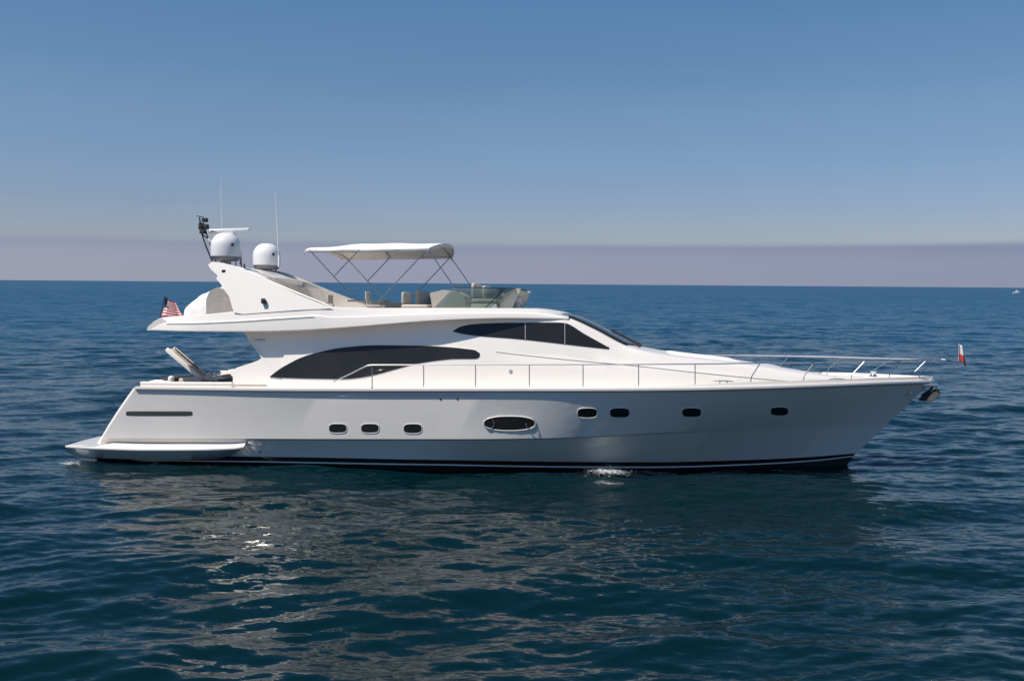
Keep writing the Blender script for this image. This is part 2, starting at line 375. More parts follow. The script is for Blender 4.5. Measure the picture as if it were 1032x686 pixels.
# columns = girth from near sheer to keel to far sheer
def hull_ring(k):
    near = [hull_rows[j][k] for j in range(len(hull_rows))]
    # add intermediate points so the flat panels stay gently curved
    return near + [np.array([q[0], -q[1], q[2]]) for q in near[::-1]]
rings = [hull_ring(k) for k in range(NST)]
ng = len(hull_rows)
def hmi(i, j):
    if j >= ng: j = 2 * ng - 2 - j
    return {5: 1, 6: 0}.get(j, 0) if j < 7 else 2
hb_.grid(rings, mi=hmi)
hb_.add(rings[0], [tuple(range(len(rings[0])))], 0)
hull = hb_.build('hull', [HULLW, BLACK, ANTI], yacht, smooth=12)

from mathutils.bvhtree import BVHTree
def bvh_of(o):
    me = o.data; return BVHTree.FromPolygons([v.co.copy() for v in me.vertices], [tuple(p.vertices) for p in me.polygons])
hull_bvh = bvh_of(hull)
def hull_side(x, z):
    h = hull_bvh.ray_cast(Vector((x, -12, z)), Vector((0, 1, 0)))
    return h[0].y if h[0] else -2.0

# rubbing rail along the sheer, both sides
def rail_strip(off_out, z0, z1, name, m, parent, j=0, inset=0.0):
    for s in (1, -1):
        b = MB(); rows = []
        for k in range(0, NST):
            q = hull_rows[j][k].copy(); x = q[0]
            yo = -(abs(q[1]) + off_out); yi = -(max(abs(q[1]) - inset, 0)); z = q[2]
            dx = off_out * 0.8 if k > NST - 3 else 0
            rows.append([(x + dx, s * yi, z + z0), (x + dx, s * yo, z + z0), (x + dx, s * (yo - 0.012), z + (z0 + z1) / 2), (x + dx, s * yo, z + z1), (x + dx, s * yi, z + z1)])
        b.grid(rows, close_v=True); b.f.append(tuple(len(b.v) - len(rows) * 5 + i for i in range(5))); b.mi.append(0)
        b.build(name, m, parent, smooth=40)
rail_strip(0.045, -0.045, 0.035, 'rubbing_rail', GEL, hull, inset=0.05)
rail_strip(0.012, -0.075, -0.045, 'rail_seal', GREYTR, hull, inset=0.02)

# deck sheet between the gunwales, with crown, and a raised toe rail
b = MB(); rows = []
for k in range(NST):
    q = hull_rows[0][k]; yb = abs(q[1]) - 0.02; c = 0.06 * (yb / 2.9)
    rows.append([(q[0], -yb * t, q[2] + 0.015 + c * (1 - t * t)) for t in np.linspace(1, -1, 13)])
b.grid(rows); deck = b.build('deck', GEL, yacht, smooth=30)
for s in (1, -1):
    b = MB(); rows = []
    for k in range(20, NST - 1):
        q = hull_rows[0][k]; yb = abs(q[1]); h = 0.03 + 0.07 * sstep(3, 7, q[0])
        yo, yi = max(yb - 0.02, 0), max(yb - 0.11, 0)
        rows.append([(q[0], s * yo, q[2] + 0.03), (q[0], s * (yo - 0.01), q[2] + 0.03 + h), (q[0], s * max(yi + 0.01, 0), q[2] + 0.03 + h), (q[0], s * yi, q[2] + 0.03)])
    b.grid(rows); b.build('toe_rail', GEL, deck, smooth=40)

# hull side patches (ports, vents)
def side_patch(outline_px, fy, off, name, m, parent, ring=0, ringm=None, both=True, thick=0.02):
    """a pane following the side surface fy inside a closed pixel outline, as a thin solid"""
    out = []
    n = len(outline_px); cu = sum(p[0] for p in outline_px) / n; cv = sum(p[1] for p in outline_px) / n
    def pt(u, v, o):
        q = PX(u, v, fy); return np.array([q[0], q[1] - o, q[2]])
    for s in (1, -1) if both else (1,):
        b = MB(); fr = [0.0, 0.5, 1.0]
        rows = []
        for r_, o_ in ((1.0, -thick), (1.0, off), (0.9, off + 0.002), (0.5, off + 0.002), (0.02, off + 0.002)):
            rows.append([pt(cu + (u - cu) * r_, cv + (v - cv) * r_, o_) for u, v in outline_px])
        rows = [[np.array([p[0], s * p[1], p[2]]) for p in r] for r in rows]
        b.grid(rows, close_v=True); k = len(b.v); b.f.append(tuple(range(k - n, k))); b.mi.append(0)
        o = b.build(name, m, parent, smooth=50)
        if ring:
            rb = MB(); pts = [pt(u, v, off) for u, v in outline_px]; pts = [np.array([p[0], s * p[1], p[2]]) for p in pts]
            rb.tube(pts, ring, 8, closed=True); rb.build('window_frame', ringm or GEL, o)
        out.append(o)
    return out
def rrect(cu, cv, w, h, p=3.2, n=28, sk=0.0):
    pts = []
    for k in range(n):
        a = 2 * math.pi * k / n; c, s = math.cos(a), math.sin(a)
        x = w / 2 * abs(c) ** (2 / p) * (1 if c > 0 else -1); y = h / 2 * abs(s) ** (2 / p) * (1 if s > 0 else -1)
        pts.append((cu + x + sk * y, cv + y))
    return pts
for cu, cv, ww, hh in ((340.5, 431.5, 18, 9.5), (373, 431.5, 18, 9.5), (416, 431.8, 18.5, 9.8), (592, 416, 20, 10), (624.5, 415.8, 20, 10), (697, 415.5, 19.5, 9.5), (785.5, 414.3, 18, 9)):
    side_patch(rrect(cu, cv, ww, hh), hull_side, 0.004, 'porthole', GLASS, hull, ring=0.010, ringm=HULLW)
big = side_patch(rrect(513.5, 426.5, 52, 14.5, 2.4, 40), hull_side, 0.004, 'oval_window', GLASS, hull, ring=0.014, ringm=HULLW)
for s, bw in zip((1, -1), big):
    for cu in (493, 535):
        q = PX(cu, 426.5, hull_side); b = MB()
        b.tube([(q[0] + 0.13 * math.cos(a), s * (q[1] - 0.012), q[2] + 0.14 * math.sin(a)) for a in np.linspace(0, 2 * math.pi, 20, endpoint=False)], 0.008, 6, closed=True)
        b.build('opening_port', STEEL, bw)
side_patch(rrect(160.5, 416.5, 67, 4.6, 9, 44), hull_side, 0.006, 'air_vent', mat('vent_grille', (0.035, 0.045, 0.045), 0.5), hull)
for u, v in ((262, 455), (444, 402), (461, 402)):
    q = PX(u, v, hull_side)
    for s in (1, -1):
        b = MB(); b.lathe([(0.001, 0.012), (0.022, 0.012), (0.03, 0.0), (0.03, -0.02)], (q[0], s * q[1], q[2]), 10, M=Matrix.Rotation(s * math.pi / 2, 4, 'X'))
        b.build('drain_outlet', DARKM, hull)
# thin shadow gap where the discharge stains run: none (kept clean)

# ---------------------------------------------------------------- swim platform
b = MB(); N = 70
top = [(66, 449.2), (80, 450.2), (100, 451.3), (150, 452.6), (200, 452.4), (235, 451.2), (246, 449.6)]
ft = curve(top); fl = curve([(66, 455), (78, 459.5), (95, 461), (160, 463), (210, 462), (232, 458.5), (246, 450.8)])
def plat_y(u):  # outer edge half-breadth
    return -(2.35 + 0.62 * sstep(64, 98, u)) if u < 150 else -(2.97 - 0.16 * sstep(185, 247, u))
rows = []
near = []
for k in range(N):
    u = lerp(66, 246, (k / (N - 1))); y = plat_y(u)
    e = P(u, ft(u), y); l = P(u, fl(u), y + 0.30)
    yi = LINEF[3][0](max(e[0], XS - 1.0)) + 0.12
    near.append((e, l, yi))
def prof(e, l, n_):     # e edge, l lower edge, n_ inner foot; all 3-D
    e, l, n_ = map(np.array, (e, l, n_)); o_ = (e - n_) * np.array([1, 1, 0]); o_ = o_ / (np.linalg.norm(o_) + 1e-6)
    return [n_, lerp(n_, e, .5) + np.array([0, 0, .012]), e - o_ * .035 + np.array([0, 0, .014]), e + np.array([0, 0, -.014]), e - o_ * .006 + np.array([0, 0, -.05]), l, l - o_ * .25 + np.array([0, 0, -.05])]
path = []
for e, l, yi in near[::-1]: path.append((e, l, (e[0] if e[0] > XS - .55 else lerp(e[0], XS - .55, .9), yi, e[2] + .11)))
e0, l0, yi0 = near[0]
for k in range(1, 16):
    t = 1 - k / 15; xe = e0[0] - 0.16 * (1 - t ** 3)
    path.append(((xe, e0[1] * t, e0[2]), (xe + .10, l0[1] * t, l0[2]), (lerp(e0[0], XS - .55, .9), yi0 * t, e0[2] + .11)))
full = [prof(*q_) for q_ in path]
full = full + [[np.array([p[0], -p[1], p[2]]) for p in r_] for r_ in full[-2::-1]]
b.grid(full)
plat = b.build('swim_platform', HULLW, yacht, smooth=30)
for s in (1, -1):
    b = MB(); rows = []
    for k in range(N):
        e = near[k][0]; rows.append([(e[0], s * (e[1] + 0.02), e[2] + 0.015), (e[0], s * (e[1] - 0.012), e[2] + 0.004), (e[0], s * (e[1] - 0.012), e[2] - 0.03), (e[0], s * (e[1] + 0.02), e[2] - 0.036)])
    b.grid(rows, close_v=True); b.build('platform_edge', GEL, plat, smooth=60)

# transom side moulding (bright raked edge)
for s in (1, -1):
    b = MB(); pts = [PX(u, v, hull_side) for u, v in ((136, 392), (129, 402), (120, 415), (111, 429), (104.5, 441), (101, 447))]
    b.tube([(p[0] + 0.01, s * (p[1] + 0.035), p[2]) for p in pts], [0.07, 0.075, 0.075, 0.075, 0.085, 0.11], 12)
    b.build('transom_moulding', GEL, yacht)

# ---------------------------------------------------------------- deckhouse
def xz(pts, y): return [(P(u, v, y)[0], P(u, v, y)[2]) for u, v in pts]
edge_z = curve(xz([(235, 334), (262, 334), (400, 326), (480, 321), (540, 320.5), (566, 321), (575, 324), (600, 336.5), (632, 352), (660, 356.5)], -1.95)[:-1] +
               xz([(660, 356.5), (700, 362.5)], -1.8) + xz([(760, 370.5)], -1.45) + xz([(800, 376)], -1.05) + xz([(840, 381)], -0.6) + xz([(858, 384)], -0.2))
crown_z = curve(xz([(235, 330), (262, 330), (400, 322), (480, 316), (520, 311.5), (540, 310.5), (560, 312.5), (580, 317.5), (600, 325.5), (620, 336), (640, 347), (650, 350.5), (668, 354), (690, 357), (740, 362.5), (800, 372), (835, 378), (858, 382.5)], 0))
XF = P(858, 384, -0.1)[0]; XA = P(236, 380, -2.2)[0]; XWT = P(569, 324, -1.95)[0]; XWB = P(632, 352, -1.9)[0]
crease_z = curve(xz([(235, 345), (430, 341), (482, 352), (560, 361), (640, 368.5)], -2.15) + xz([(700, 375)], -1.95) + xz([(760, 381)], -1.6) + xz([(800, 384.5)], -1.2) + xz([(858, 386)], -0.2))
def we(x):   # half-width of the roof edge
    t = max(0, (XF - x)) / (XF - XWB + 0.3)
    return 1.93 * (1 - (1 - min(1, t)) ** 2.1) if t < 1 else 1.93
def wb(x):
    t = max(0, (XF + 0.05 - x)) / (XF - XWT - 0.5)
    return 2.28 * (1 - (1 - min(1, t)) ** 2.2) if t < 1 else 2.28
def deck_z(x): return sheer_z(x) + 0.02
def house_side(x, z):
    z0, z1 = deck_z(x), edge_z(x); t = (z - z0) / max(z1 - z0, 1e-3); t = min(1, max(0, t))
    bulge = 0.03 * math.sin(math.pi * t)
    y = lerp(wb(x), we(x), t ** 1.15) + bulge
    zc = crease_z(x)
    y += 0.022 * (1 - sstep(zc - 0.015, zc + 0.03, z)) * sstep(-0.5, 1.2, x) * sstep(XF, XF - 1.5, x)
    return -y
rows = []; NX = 150
for k in range(NX):
    x = lerp(P(285, 360, -2.2)[0], XF, k / (NX - 1)); z0, z1, zc = deck_z(x) - 0.04, edge_z(x), crown_z(x); zk = crease_z(x)
    zc = max(zc, z1 + 0.005); a = we(x); col = []
    zs = sorted(set([z0, lerp(z0, z1, .25), lerp(z0, z1, .5), lerp(z0, z1, .75), min(max(zk - 0.015, z0 + .001), z1 - .002), min(max(zk + 0.03, z0 + .002), z1 - .001), lerp(z0, z1, .9), z1 - 0.0005]))
    while len(zs) < 8: zs.append(zs[-1] + 1e-4)
    for z in zs: col.append((x, house_side(x, z), z))
    for th in (0.16, 0.32, 0.5, 0.7, 0.85, 1.0):
        an = th * math.pi / 2
        col.append((x, -a * math.cos(an) ** 0.8 if th < 1 else 0, z1 + (zc - z1) * math.sin(an) ** 0.9))
    rows.append(col + [(p[0], -p[1], p[2]) for p in col[-2::-1]])
b = MB(); b.grid(rows); b.add(rows[0], [tuple(range(len(rows[0])))])
house = b.build('deckhouse', GEL, yacht, smooth=28)
# aft salon door
b = MB(); xd = P(285, 360, -2.2)[0] - 0.02
b.box((xd - 0.02, -1.3, 2.2), (xd + 0.01, 1.3, 3.3), 0.01); b.build('salon_door', GLASS, house)
# side wings beside the cockpit
def poly_side(pts_px, fy, thick, name, m, parent, bevel=0.02):
    out = []
    for s in (1, -1):
        pts = [PX(u, v, fy) for u, v in pts_px]
        A = [(p[0], s * p[1], p[2]) for p in pts]; b = MB(); b.slab(A, (0, s, 0), thick)
        out.append(b.build(name, m, parent, smooth=30, bevel=bevel))
    return out
poly_side([(235.5, 391), (236, 379.5), (233.8, 377), (234.5, 374.5), (239, 371.5), (245, 369.5), (253, 367), (261, 364), (265, 361), (262, 356), (255, 347), (247, 334), (290, 333), (290, 391)], lambda x, z: house_side(x, z), 0.20, 'cockpit_wing', GEL, house, 0.035)

# windows of the deckhouse: strips between a top and a bottom curve
def strip_window(topc, botc, u0, u1, name, fy, parent, off=0.012, n=60, m=GLASS, nv=10, fn_u=None, both=True):
    ft_, fb_ = curve(topc), curve(botc); out = []
    for s in (1, -1) if both else (1,):
        rows = []
        for k in range(n):
            u = lerp(u0, u1, k / (n - 1)); t_, b_ = ft_(u), fb_(u)
            if b_ < t_ + 0.05: b_ = t_ + 0.05
            r = []
            q = PX(u, t_, fy); r.append((q[0], s * (q[1] + 0.03), q[2]))
            for j in range(nv + 1):
                q = PX(u, lerp(t_, b_, j / nv), fy); r.append((q[0], s * (q[1] - off), q[2]))
            q = PX(u, b_, fy); r.append((q[0], s * (q[1] + 0.03), q[2]))
            rows.append(r)
        b = MB(); b.grid(rows); b.add(rows[0], [tuple(range(nv + 3))]); b.add(rows[-1], [tuple(range(nv + 3))])
        out.append(b.build(name, m, parent, smooth=35))
    return out
lowt = [(272, 379.3), (280, 373), (290, 367), (303, 360.5), (320, 355), (345, 350), (380, 347.6), (420, 348), (455, 350), (472, 351.8), (480, 353), (483.5, 356)]
lowb = [(272, 379.8), (285, 380.6), (310, 381.3), (345, 381.8), (362, 380.5), (380, 377), (400, 371.6), (415, 367.5), (430, 364.6), (445, 362.6), (458, 361.5), (480, 361.3), (483.5, 359)]
lw = strip_window(lowt, lowb, 272, 483.5, 'salon_window', house_side, house, n=90)
upt = [(457, 333), (464, 329), (475, 326.7), (490, 325.6), (520, 325), (560, 325), (569, 325.6), (590, 337), (614, 350.3)]
upb = [(457, 334), (466, 336.3), (480, 338.3), (520, 341.3), (560, 345.6), (600, 350.3), (614, 351.8)]
uw = strip_window(upt, upb, 457, 614, 'wheelhouse_window', house_side, house, n=90)
for s, wnd in zip((1, -1), uw):
    for u in (529.5, 569.3):
        t_, b_ = curve(upt)(u), curve(upb)(u)
        pts = [PX(u, lerp(t_, b_, j / 6), house_side) for j in range(7)]
        b = MB(); b.tube([(p[0], s * (p[1] - 0.012), p[2]) for p in pts], 0.012, 6); b.build('mullion', GREYTR, wnd)
    pts = [PX(u, curve(upt)(u) - 0.4, house_side) for u in np.linspace(458, 613, 50)]
    b = MB(); b.tube([(p[0], s * (p[1] - 0.005), p[2]) for p in pts], 0.016, 6); b.build('window_frame', GEL, wnd)
for s, wnd in zip((1, -1), lw):
    pts = [PX(u, curve(lowt)(u) - 0.3, house_side) for u in np.linspace(273, 483, 60)]
    b = MB(); b.tube([(p[0], s * (p[1] - 0.005), p[2]) for p in pts], 0.014, 6); b.build('window_frame', GEL, wnd)
    for u in (365, 421):
        t_, b_ = curve(lowt)(u), curve(lowb)(u)
        pts = [PX(u, lerp(t_, b_, j / 6), house_side) for j in range(7)]
        b = MB(); b.tube([(p[0], s * (p[1] - 0.011), p[2]) for p in pts], 0.006, 6); b.build('mullion', RUBBER, wnd)

# windshield: three panes laid on the raked roof surface
def roof_pt(x, f, off):
    """f in -1..1 across; point on the crown surface"""
    z1, zc, a = edge_z(x), max(crown_z(x), edge_z(x) + 0.005), we(x)
    th = math.acos(min(1, abs(f)) ** (1 / 0.8)); y = -a * abs(f) if f < 0 else a * abs(f)
    return np.array([x, y, z1 + (zc - z1) * math.sin(th) ** 0.9 + off])
xg0, xg1 = P(578, 318, 0)[0], P(643, 348, 0)[0]
ws = None
for i, (f0, f1) in enumerate(((-0.93, -0.33), (-0.30, 0.30), (0.33, 0.93))):
    rows = []
    for k in range(17):
        row = []
        for j in range(9):
            f = lerp(f0, f1, j / 8); sh = 0.0 - 0.42 * abs(f) ** 2.2
            x = lerp(xg0 + 0.05, xg1, k / 16) + sh; row.append(roof_pt(x, f, 0.022))
        rows.append(row)
    b = MB(); b.grid(rows); b.build('windshield', GLASS, house, smooth=40, solid=0.02)
for f in (-0.315, 0.315):
    b = MB(); b.tube([roof_pt(lerp(xg0, xg1, k / 10) - 0.03, f, 0.026) for k in range(11)], 0.012, 6); b.build('mullion', RUBBER, house)
for f in (-0.5, 0.05, 0.5):
    b = MB(); a0, a1 = roof_pt(xg1 + 0.02, f, 0.05), roof_pt(xg1 - 0.75, f + 0.12, 0.05)
    b.tube([a0, a0 + np.array([0, 0, 0.03]), a1], 0.012, 6)
    b.box((a0[0] - 0.05, a0[1] - 0.04, a0[2] - 0.04), (a0[0] + 0.06, a0[1] + 0.04, a0[2] + 0.035), 0.015); b.build('wiper', DARKM, house)
# crease line below the windscreen: its shade drawn as a slim grey tube
for s in (1, -1):
    b = MB(); xs_ = np.linspace(P(500, 355, -2.1)[0], XF - 0.9, 60)
    b.tube([(x, s * (house_side(x, crease_z(x) - 0.02) - 0.002), crease_z(x) - 0.0) for x in xs_], 0.007, 5)
    b.build('crease_shade', GREYTR, house)
# foredeck sunpad, hatch, louvred sun cushions
b = MB()
xa, xb_ = P(672, 355, 0)[0], P(742, 363, 0)[0]; rows = []
for k in range(14):
    x = lerp(xa, xb_, k / 13); rows.append([tuple(roof_pt(x, f, 0.03 if 0 < k < 13 and abs(f) < 0.6 else 0.0)) for f in np.linspace(-0.62, 0.62, 11)])
b.grid(rows); b.build('sun_pad', COVER, house, smooth=60)
b = MB(); hx0 = P(775, 368, 0)[0]
b.grid([[tuple(roof_pt(hx0 + dx, f, 0.03 if abs(dx) < .25 and abs(f) < .3 else 0.002)) for f in (-.34, -.29, 0, .29, .34)] for dx in (-.29, -.24, 0, .24, .29)])
b.build('deck_hatch', LENS, house)

# ---------------------------------------------------------------- flybridge
YC = 2.42
bot = curve(xz([(143.5, 333), (200, 334.3), (247, 334.6), (300, 333.6), (330, 331.8), (365, 329), (400, 326), (440, 323), (480, 321.4), (520, 320.8), (575, 321.5)], -YC))
topz = curve(xz([(143.5, 331.5), (150, 325), (157, 320.3), (200, 317.3), (245, 312.8), (290, 307.5), (320, 305.5), (335, 309.2), (360, 310.2), (400, 310.3), (480, 310.2), (530, 310.5), (555, 314), (575, 319)], -YC + 0.12))
XT, XB = P(143.5, 332, -YC)[0], P(572, 320, -YC)[0]
def fw(x):   # half-width of the flybridge
    f = sstep(XB + 0.9, XB - 4.5, x)
    return lerp(1.9, YC, f) * (1 - 0.10 * sstep(XT + 1.5, XT, x))
rows = []
for k in range(140):
    t = k / 139; x = lerp(XT, XB, t); zb, zt = bot(x), topz(x); w_ = fw(x); h = max(zt - zb, 0.02)
    zt = zb + h; fl_ = min(zb + 0.09, zt - 0.01)
    infl = max(0.03, 0.16 * min(1, h / 0.4))
    c = [(x, 0, zb + 0.03), (x, -(w_ - 0.45), zb + 0.03), (x, -(w_ - 0.06), zb), (x, -(w_ - 0.012), zb + 0.02), (x, -w_ , zb + 0.05 * min(1, h)), (x, -(w_ - 0.015 * min(1, h / .4)), zb + 0.30 * h), (x, -(w_ - 0.04), zb + 0.52 * h),
         (x, -(w_ - 0.075), zb + 0.56 * h), (x, -(w_ - 0.14 * min(1, h / .3)), zb + 0.97 * h), (x, -(w_ - 0.16 * min(1, h / .3)), zt), (x, -(w_ - 0.24), zt), (x, -(w_ - 0.27), zt - 0.01), (x, -(w_ - 0.30), fl_), (x, 0, fl_)]
    rows.append(c + [(p[0], -p[1], p[2]) for p in c[-2:0:-1]])
b = MB(); b.grid(rows, close_v=True); b.add(rows[0], [tuple(range(len(rows[0])))]); b.add(rows[-1], [tuple(range(len(rows[-1])))])
fly = b.build('flybridge', GEL, yacht, smooth=26)
# aft end cap of the overhang, rounded in plan
b = MB(); rows = []
for k in range(25):
    t = lerp(-1, 1, k / 24); y = fw(XT) * t; xb_ = XT - 0.28 * (1 - abs(t) ** 2.6)
    rows.append([(XT + 0.9, y, bot(XT + .9) + 0.1), (xb_ + 0.42, y, topz(XT + .42) - 0.002), (xb_ + 0.2, y, topz(XT + .2) - 0.03), (xb_, y, bot(XT) + 0.04), (xb_ + 0.01, y, bot(XT)), (XT + 0.5, y, bot(XT + .5) - 0.002)])
b.grid(rows); b.add(rows[0], [tuple(range(6))]); b.add(rows[-1], [tuple(range(6))]); b.build('overhang_lip', GEL, fly, smooth=30)
# shade of the side's style groove drawn as a grey tube, near and far
for s in (1, -1):
    b = MB(); pts = []
    for u in np.linspace(165, 318, 40):
        v = lerp(324.5, 317.5, (u - 165) / 153) if u < 318 else 0; q = P(u, v, -2.4); x = q[0]; w_ = fw(x)
        pts.append((x, s * -(w_ - 0.02), bot(x) + 0.505 * (topz(x) - bot(x))))
    b.tube(pts, 0.008, 5); b.build('groove_shade', GREYTR, fly)

# arch: two raked fins, a crossbeam
fin = [(211.5, 267), (214, 265.2), (222, 266.2), (240, 270.5), (258, 278.5), (280, 288.5), (300, 296.8), (322, 305.6), (330, 309.5), (300, 311), (245, 315), (236.5, 313.5), (231.5, 299), (224, 285.5), (219.5, 280.5), (221, 277), (213.5, 270.5)]
def arch_y(x, z): return -(2.32 - 0.42 * sstep(4.0, 5.3, z))
arch = empty('radar_arch', tuple(P(250, 312, -2.2) * np.array([1, 0, 1])), yacht)
inv = Matrix.Translation(-Vector(arch.location))
def under(o, parent):   # parent while keeping yacht-frame geometry
    o.parent = parent
    p = parent; off = Vector((0, 0, 0))
    while p and p != yacht: off += p.location; p = p.parent
    o.location = -off; return o
for s in (1, -1):
    pts = [PX(u, v, arch_y) for u, v in fin]; b = MB(); b.slab([(p[0], s * p[1], p[2]) for p in pts], (0, s, 0), 0.22)
    under(b.build('arch_leg', GEL, None, smooth=30, bevel=0.04), arch)
A0, A1 = P(214, 266.5, -1.9), P(262, 280, -1.9)
b = MB(); rows = []
for t in np.linspace(-1, 1, 17):
    y = 1.78 * t; c = 0.06 * (1 - t * t)
    rows.append([(A0[0] + .02, y, A0[2] - .02 + c), (lerp(A0[0], A1[0], .5), y, lerp(A0[2], A1[2], .35) + c), (A1[0], y, A1[2] + c), (A1[0] - .05, y, A1[2] - .12 + c), (A0[0] + .15, y, A0[2] - .16 + c)])
b.grid(rows, close_v=True); under(b.build('crossbeam', GEL, None, smooth=35), arch)
for s in (1, -1):
    q = PX(226, 272.5, arch_y); b = MB(); b.box((q[0] - .06, min(s * (q[1] - .05), s * q[1]), q[2] - .06), (q[0] + .05, max(s * (q[1] - .05), s * q[1]), q[2] + .02), .015); under(b.build('arch_light', DARKM, None), arch)
# mesh-like grey spoiler panel and speaker on the inside of the far fin
for s in (1, -1):
    q = P(247.0, 305, 0); q = PX(266, 304, arch_y)
    b = MB(); b.lathe([(0.001, 0.03), (0.05, 0.035), (0.065, 0.0), (0.065, -0.05)], (q[0], s * (q[1]), q[2]), 14, M=Matrix.Rotation(s * math.pi / 2, 4, 'X'))
    b.box((q[0] - 0.05, min(s * (q[1] - .10), s * q[1]), q[2] - 0.05), (q[0] + 0.05, max(s * (q[1] - .10), s * q[1]), q[2] + 0.09), 0.015)
    under(b.build('side_light', DARKM, None), arch)
q = P(303, 288, 2.0)
b = MB(); b.lathe([(0.001, 0.02), (0.09, 0.02), (0.12, 0.0), (0.12, -0.05)], (P(303, 287, 1.68)[0], 1.66, P(303, 287, 1.68)[2]), 20, M=Matrix.Rotation(math.pi / 2, 4, 'X'))
under(b.build('speaker', GREYTR, None), arch)

def dome(u, v, y, wpx, name='satellite_dome'):
    """v: pixel row of the skirt's foot"""
    q = P(u, v, y); sc = np.linalg.norm(P(u + wpx / 2, v, y) - P(u - wpx / 2, v, y)) / 2
    e = empty(name, (q[0], q[1], q[2]), yacht); r = sc
    prof = [(r * .985, 0.26 * r), (r, 0.32 * r), (r, 0.95 * r)]
    for k in range(1, 11):
        a = k / 10 * math.pi / 2; prof.append((max(0.001, r * (0.16 + 0.84 * math.cos(a)) if k < 10 else 0.001), 0.95 * r + 0.95 * r * math.sin(a)))
    b = MB(); b.lathe(prof, (0, 0, 0), 36); b.build('radome', DOME, e, smooth=50)
    b = MB(); b.lathe([(0.001, -0.02 * r), (r * .80, -0.02 * r), (r * .86, 0.03 * r), (r * .985, .26 * r)], (0, 0, 0), 36)
    b.build('dome_skirt', SKIRT, e, smooth=50)
    b = MB(); b.lathe([(r * .45, -0.40 * r), (r * .34, -0.3 * r), (r * .34, -0.02 * r)], (0, 0, 0), 20)
    for k in range(4):
        a = k * math.pi / 2 + .7; b.tube([(r * .7 * math.cos(a), r * .7 * math.sin(a), -0.5 * r), (r * .7 * math.cos(a), r * .7 * math.sin(a), 0)], 0.018, 6)
    b.build('dome_mount', GREYTR, e)
    b = MB(); b.box((r * 0.72, -r * 0.78, 0.95 * r), (r * 0.86, -r * 0.60, 1.14 * r), 0.01); b.build('dome_badge', DARKM, e)
    return e
dome(227.5, 262.5, -1.32, 28)
dome(268.7, 271, 1.32, 26)

# open-array radar on a pedestal between the domes
q = P(231, 232.5, -0.35)
rad = empty('radar_scanner', (q[0], q[1], q[2]), yacht)
b = MB(); L2 = np.linalg.norm(P(251, 232, -.35) - P(212, 232, -.35)) / 2
b.box((-L2, -0.06, -0.06), (L2, 0.06, 0.06), 0.03, 3, M=Matrix.Rotation(R_(-3), 4, 'Y') @ Matrix.Rotation(R_(9), 4, 'Z')); b.build('scanner_bar', DOME, rad)
b = MB(); b.box((-0.2, -0.17, -0.30), (0.2, 0.17, -0.07), 0.05, 3, taper=.8); b.lathe([(0.09, -0.5), (0.06, -0.3), (0.06, 0.0)], (0, 0, 0), 14)
b.tube([(0, 0, -.3), (0.02, 0, -1.0)], 0.05, 10); b.build('scanner_pedestal', DOME, rad)
# mast arm with instruments (dark, far aft)
mast = empty('instrument_mast', tuple(P(212, 268, -0.6)), yacht)
b = MB()
def PT(*l): return [P(*q) for q in l]
b.tube(PT((215, 266, -.7), (207.5, 248, -.7), (203.5, 236, -.7), (201, 219, -.7)), 0.022, 8)
b.tube(PT((217, 260, -.7), (210, 241, -.7), (206, 229, -.7)), 0.02, 8)
b.tube(PT((202, 227, -.7), (209, 229, -.7)), 0.02, 6); b.tube(PT((203.5, 236, -.7), (209.5, 240.5, -.7)), 0.02, 6)
under(b.build('mast_pole', DARKM, None), mast)
for (u, v, hw, hh, yy) in ((206.5, 221.8, .075, .06, -.7), (203.0, 228, .07, .10, -.62), (208, 228.5, .065, .07, -.75), (204.5, 233.5, .08, .06, -.7)):
    q = P(u, v, yy); b = MB(); b.box((q[0] - hw, q[1] - hw, q[2] - hh), (q[0] + hw, q[1] + hw, q[2] + hh), 0.02); under(b.build('navigation_light', DARKM, None), mast)
b = MB(); b.tube(PT((198, 217.5, -.7), (205, 219.0, -.7)), 0.012, 6); under(b.build('wind_vane', DARKM, None), mast)
b = MB(); q0, q1 = P(209.5, 242, -.9), P(217, 246, -.9); b.tube([q0, lerp(q0, q1, .35), q1], [0.075, 0.03, 0.03], 12); under(b.build('horn', DOME, None), mast)
b = MB(); q = P(242, 249.5, -1.0); b.lathe([(0.001, .05), (.045, .04), (.055, 0), (.04, -.05), (.015, -.06), (.015, -.5)], q, 14); under(b.build('anchor_light', DOME, None), mast)
b = MB(); b.tube(PT((242.5, 252, -1), (243.5, 272, -1)), 0.02, 8); b.tube(PT((246, 266, -.9), (247, 273, -.9)), 0.03, 8); under(b.build('aerial_stub', GREYTR, None), mast)
for pts, y in ((((281, 264), (279.5, 235), (277.2, 193)), 0.9), (((224.5, 262), (223.5, 225), (222.5, 178)), 1.4)):
    pp = [P(u, v, y) for u, v in pts]; b = MB(); b.tube(pp, [0.017, 0.012, 0.006], 8)
    b.lathe([(0.03, -.15), (.03, .15), (.018, .2)], pp[0], 10)
    b.build('whip_antenna', DOME, yacht)
# grab rail over the arch
b = MB(); b.tube([P(247, 272, -1.7), P(258, 274, -1.7), P(290, 286, -1.7), P(310, 292, -1.7)], 0.016, 6); under(b.build('arch_rail', STEEL, None), arch)

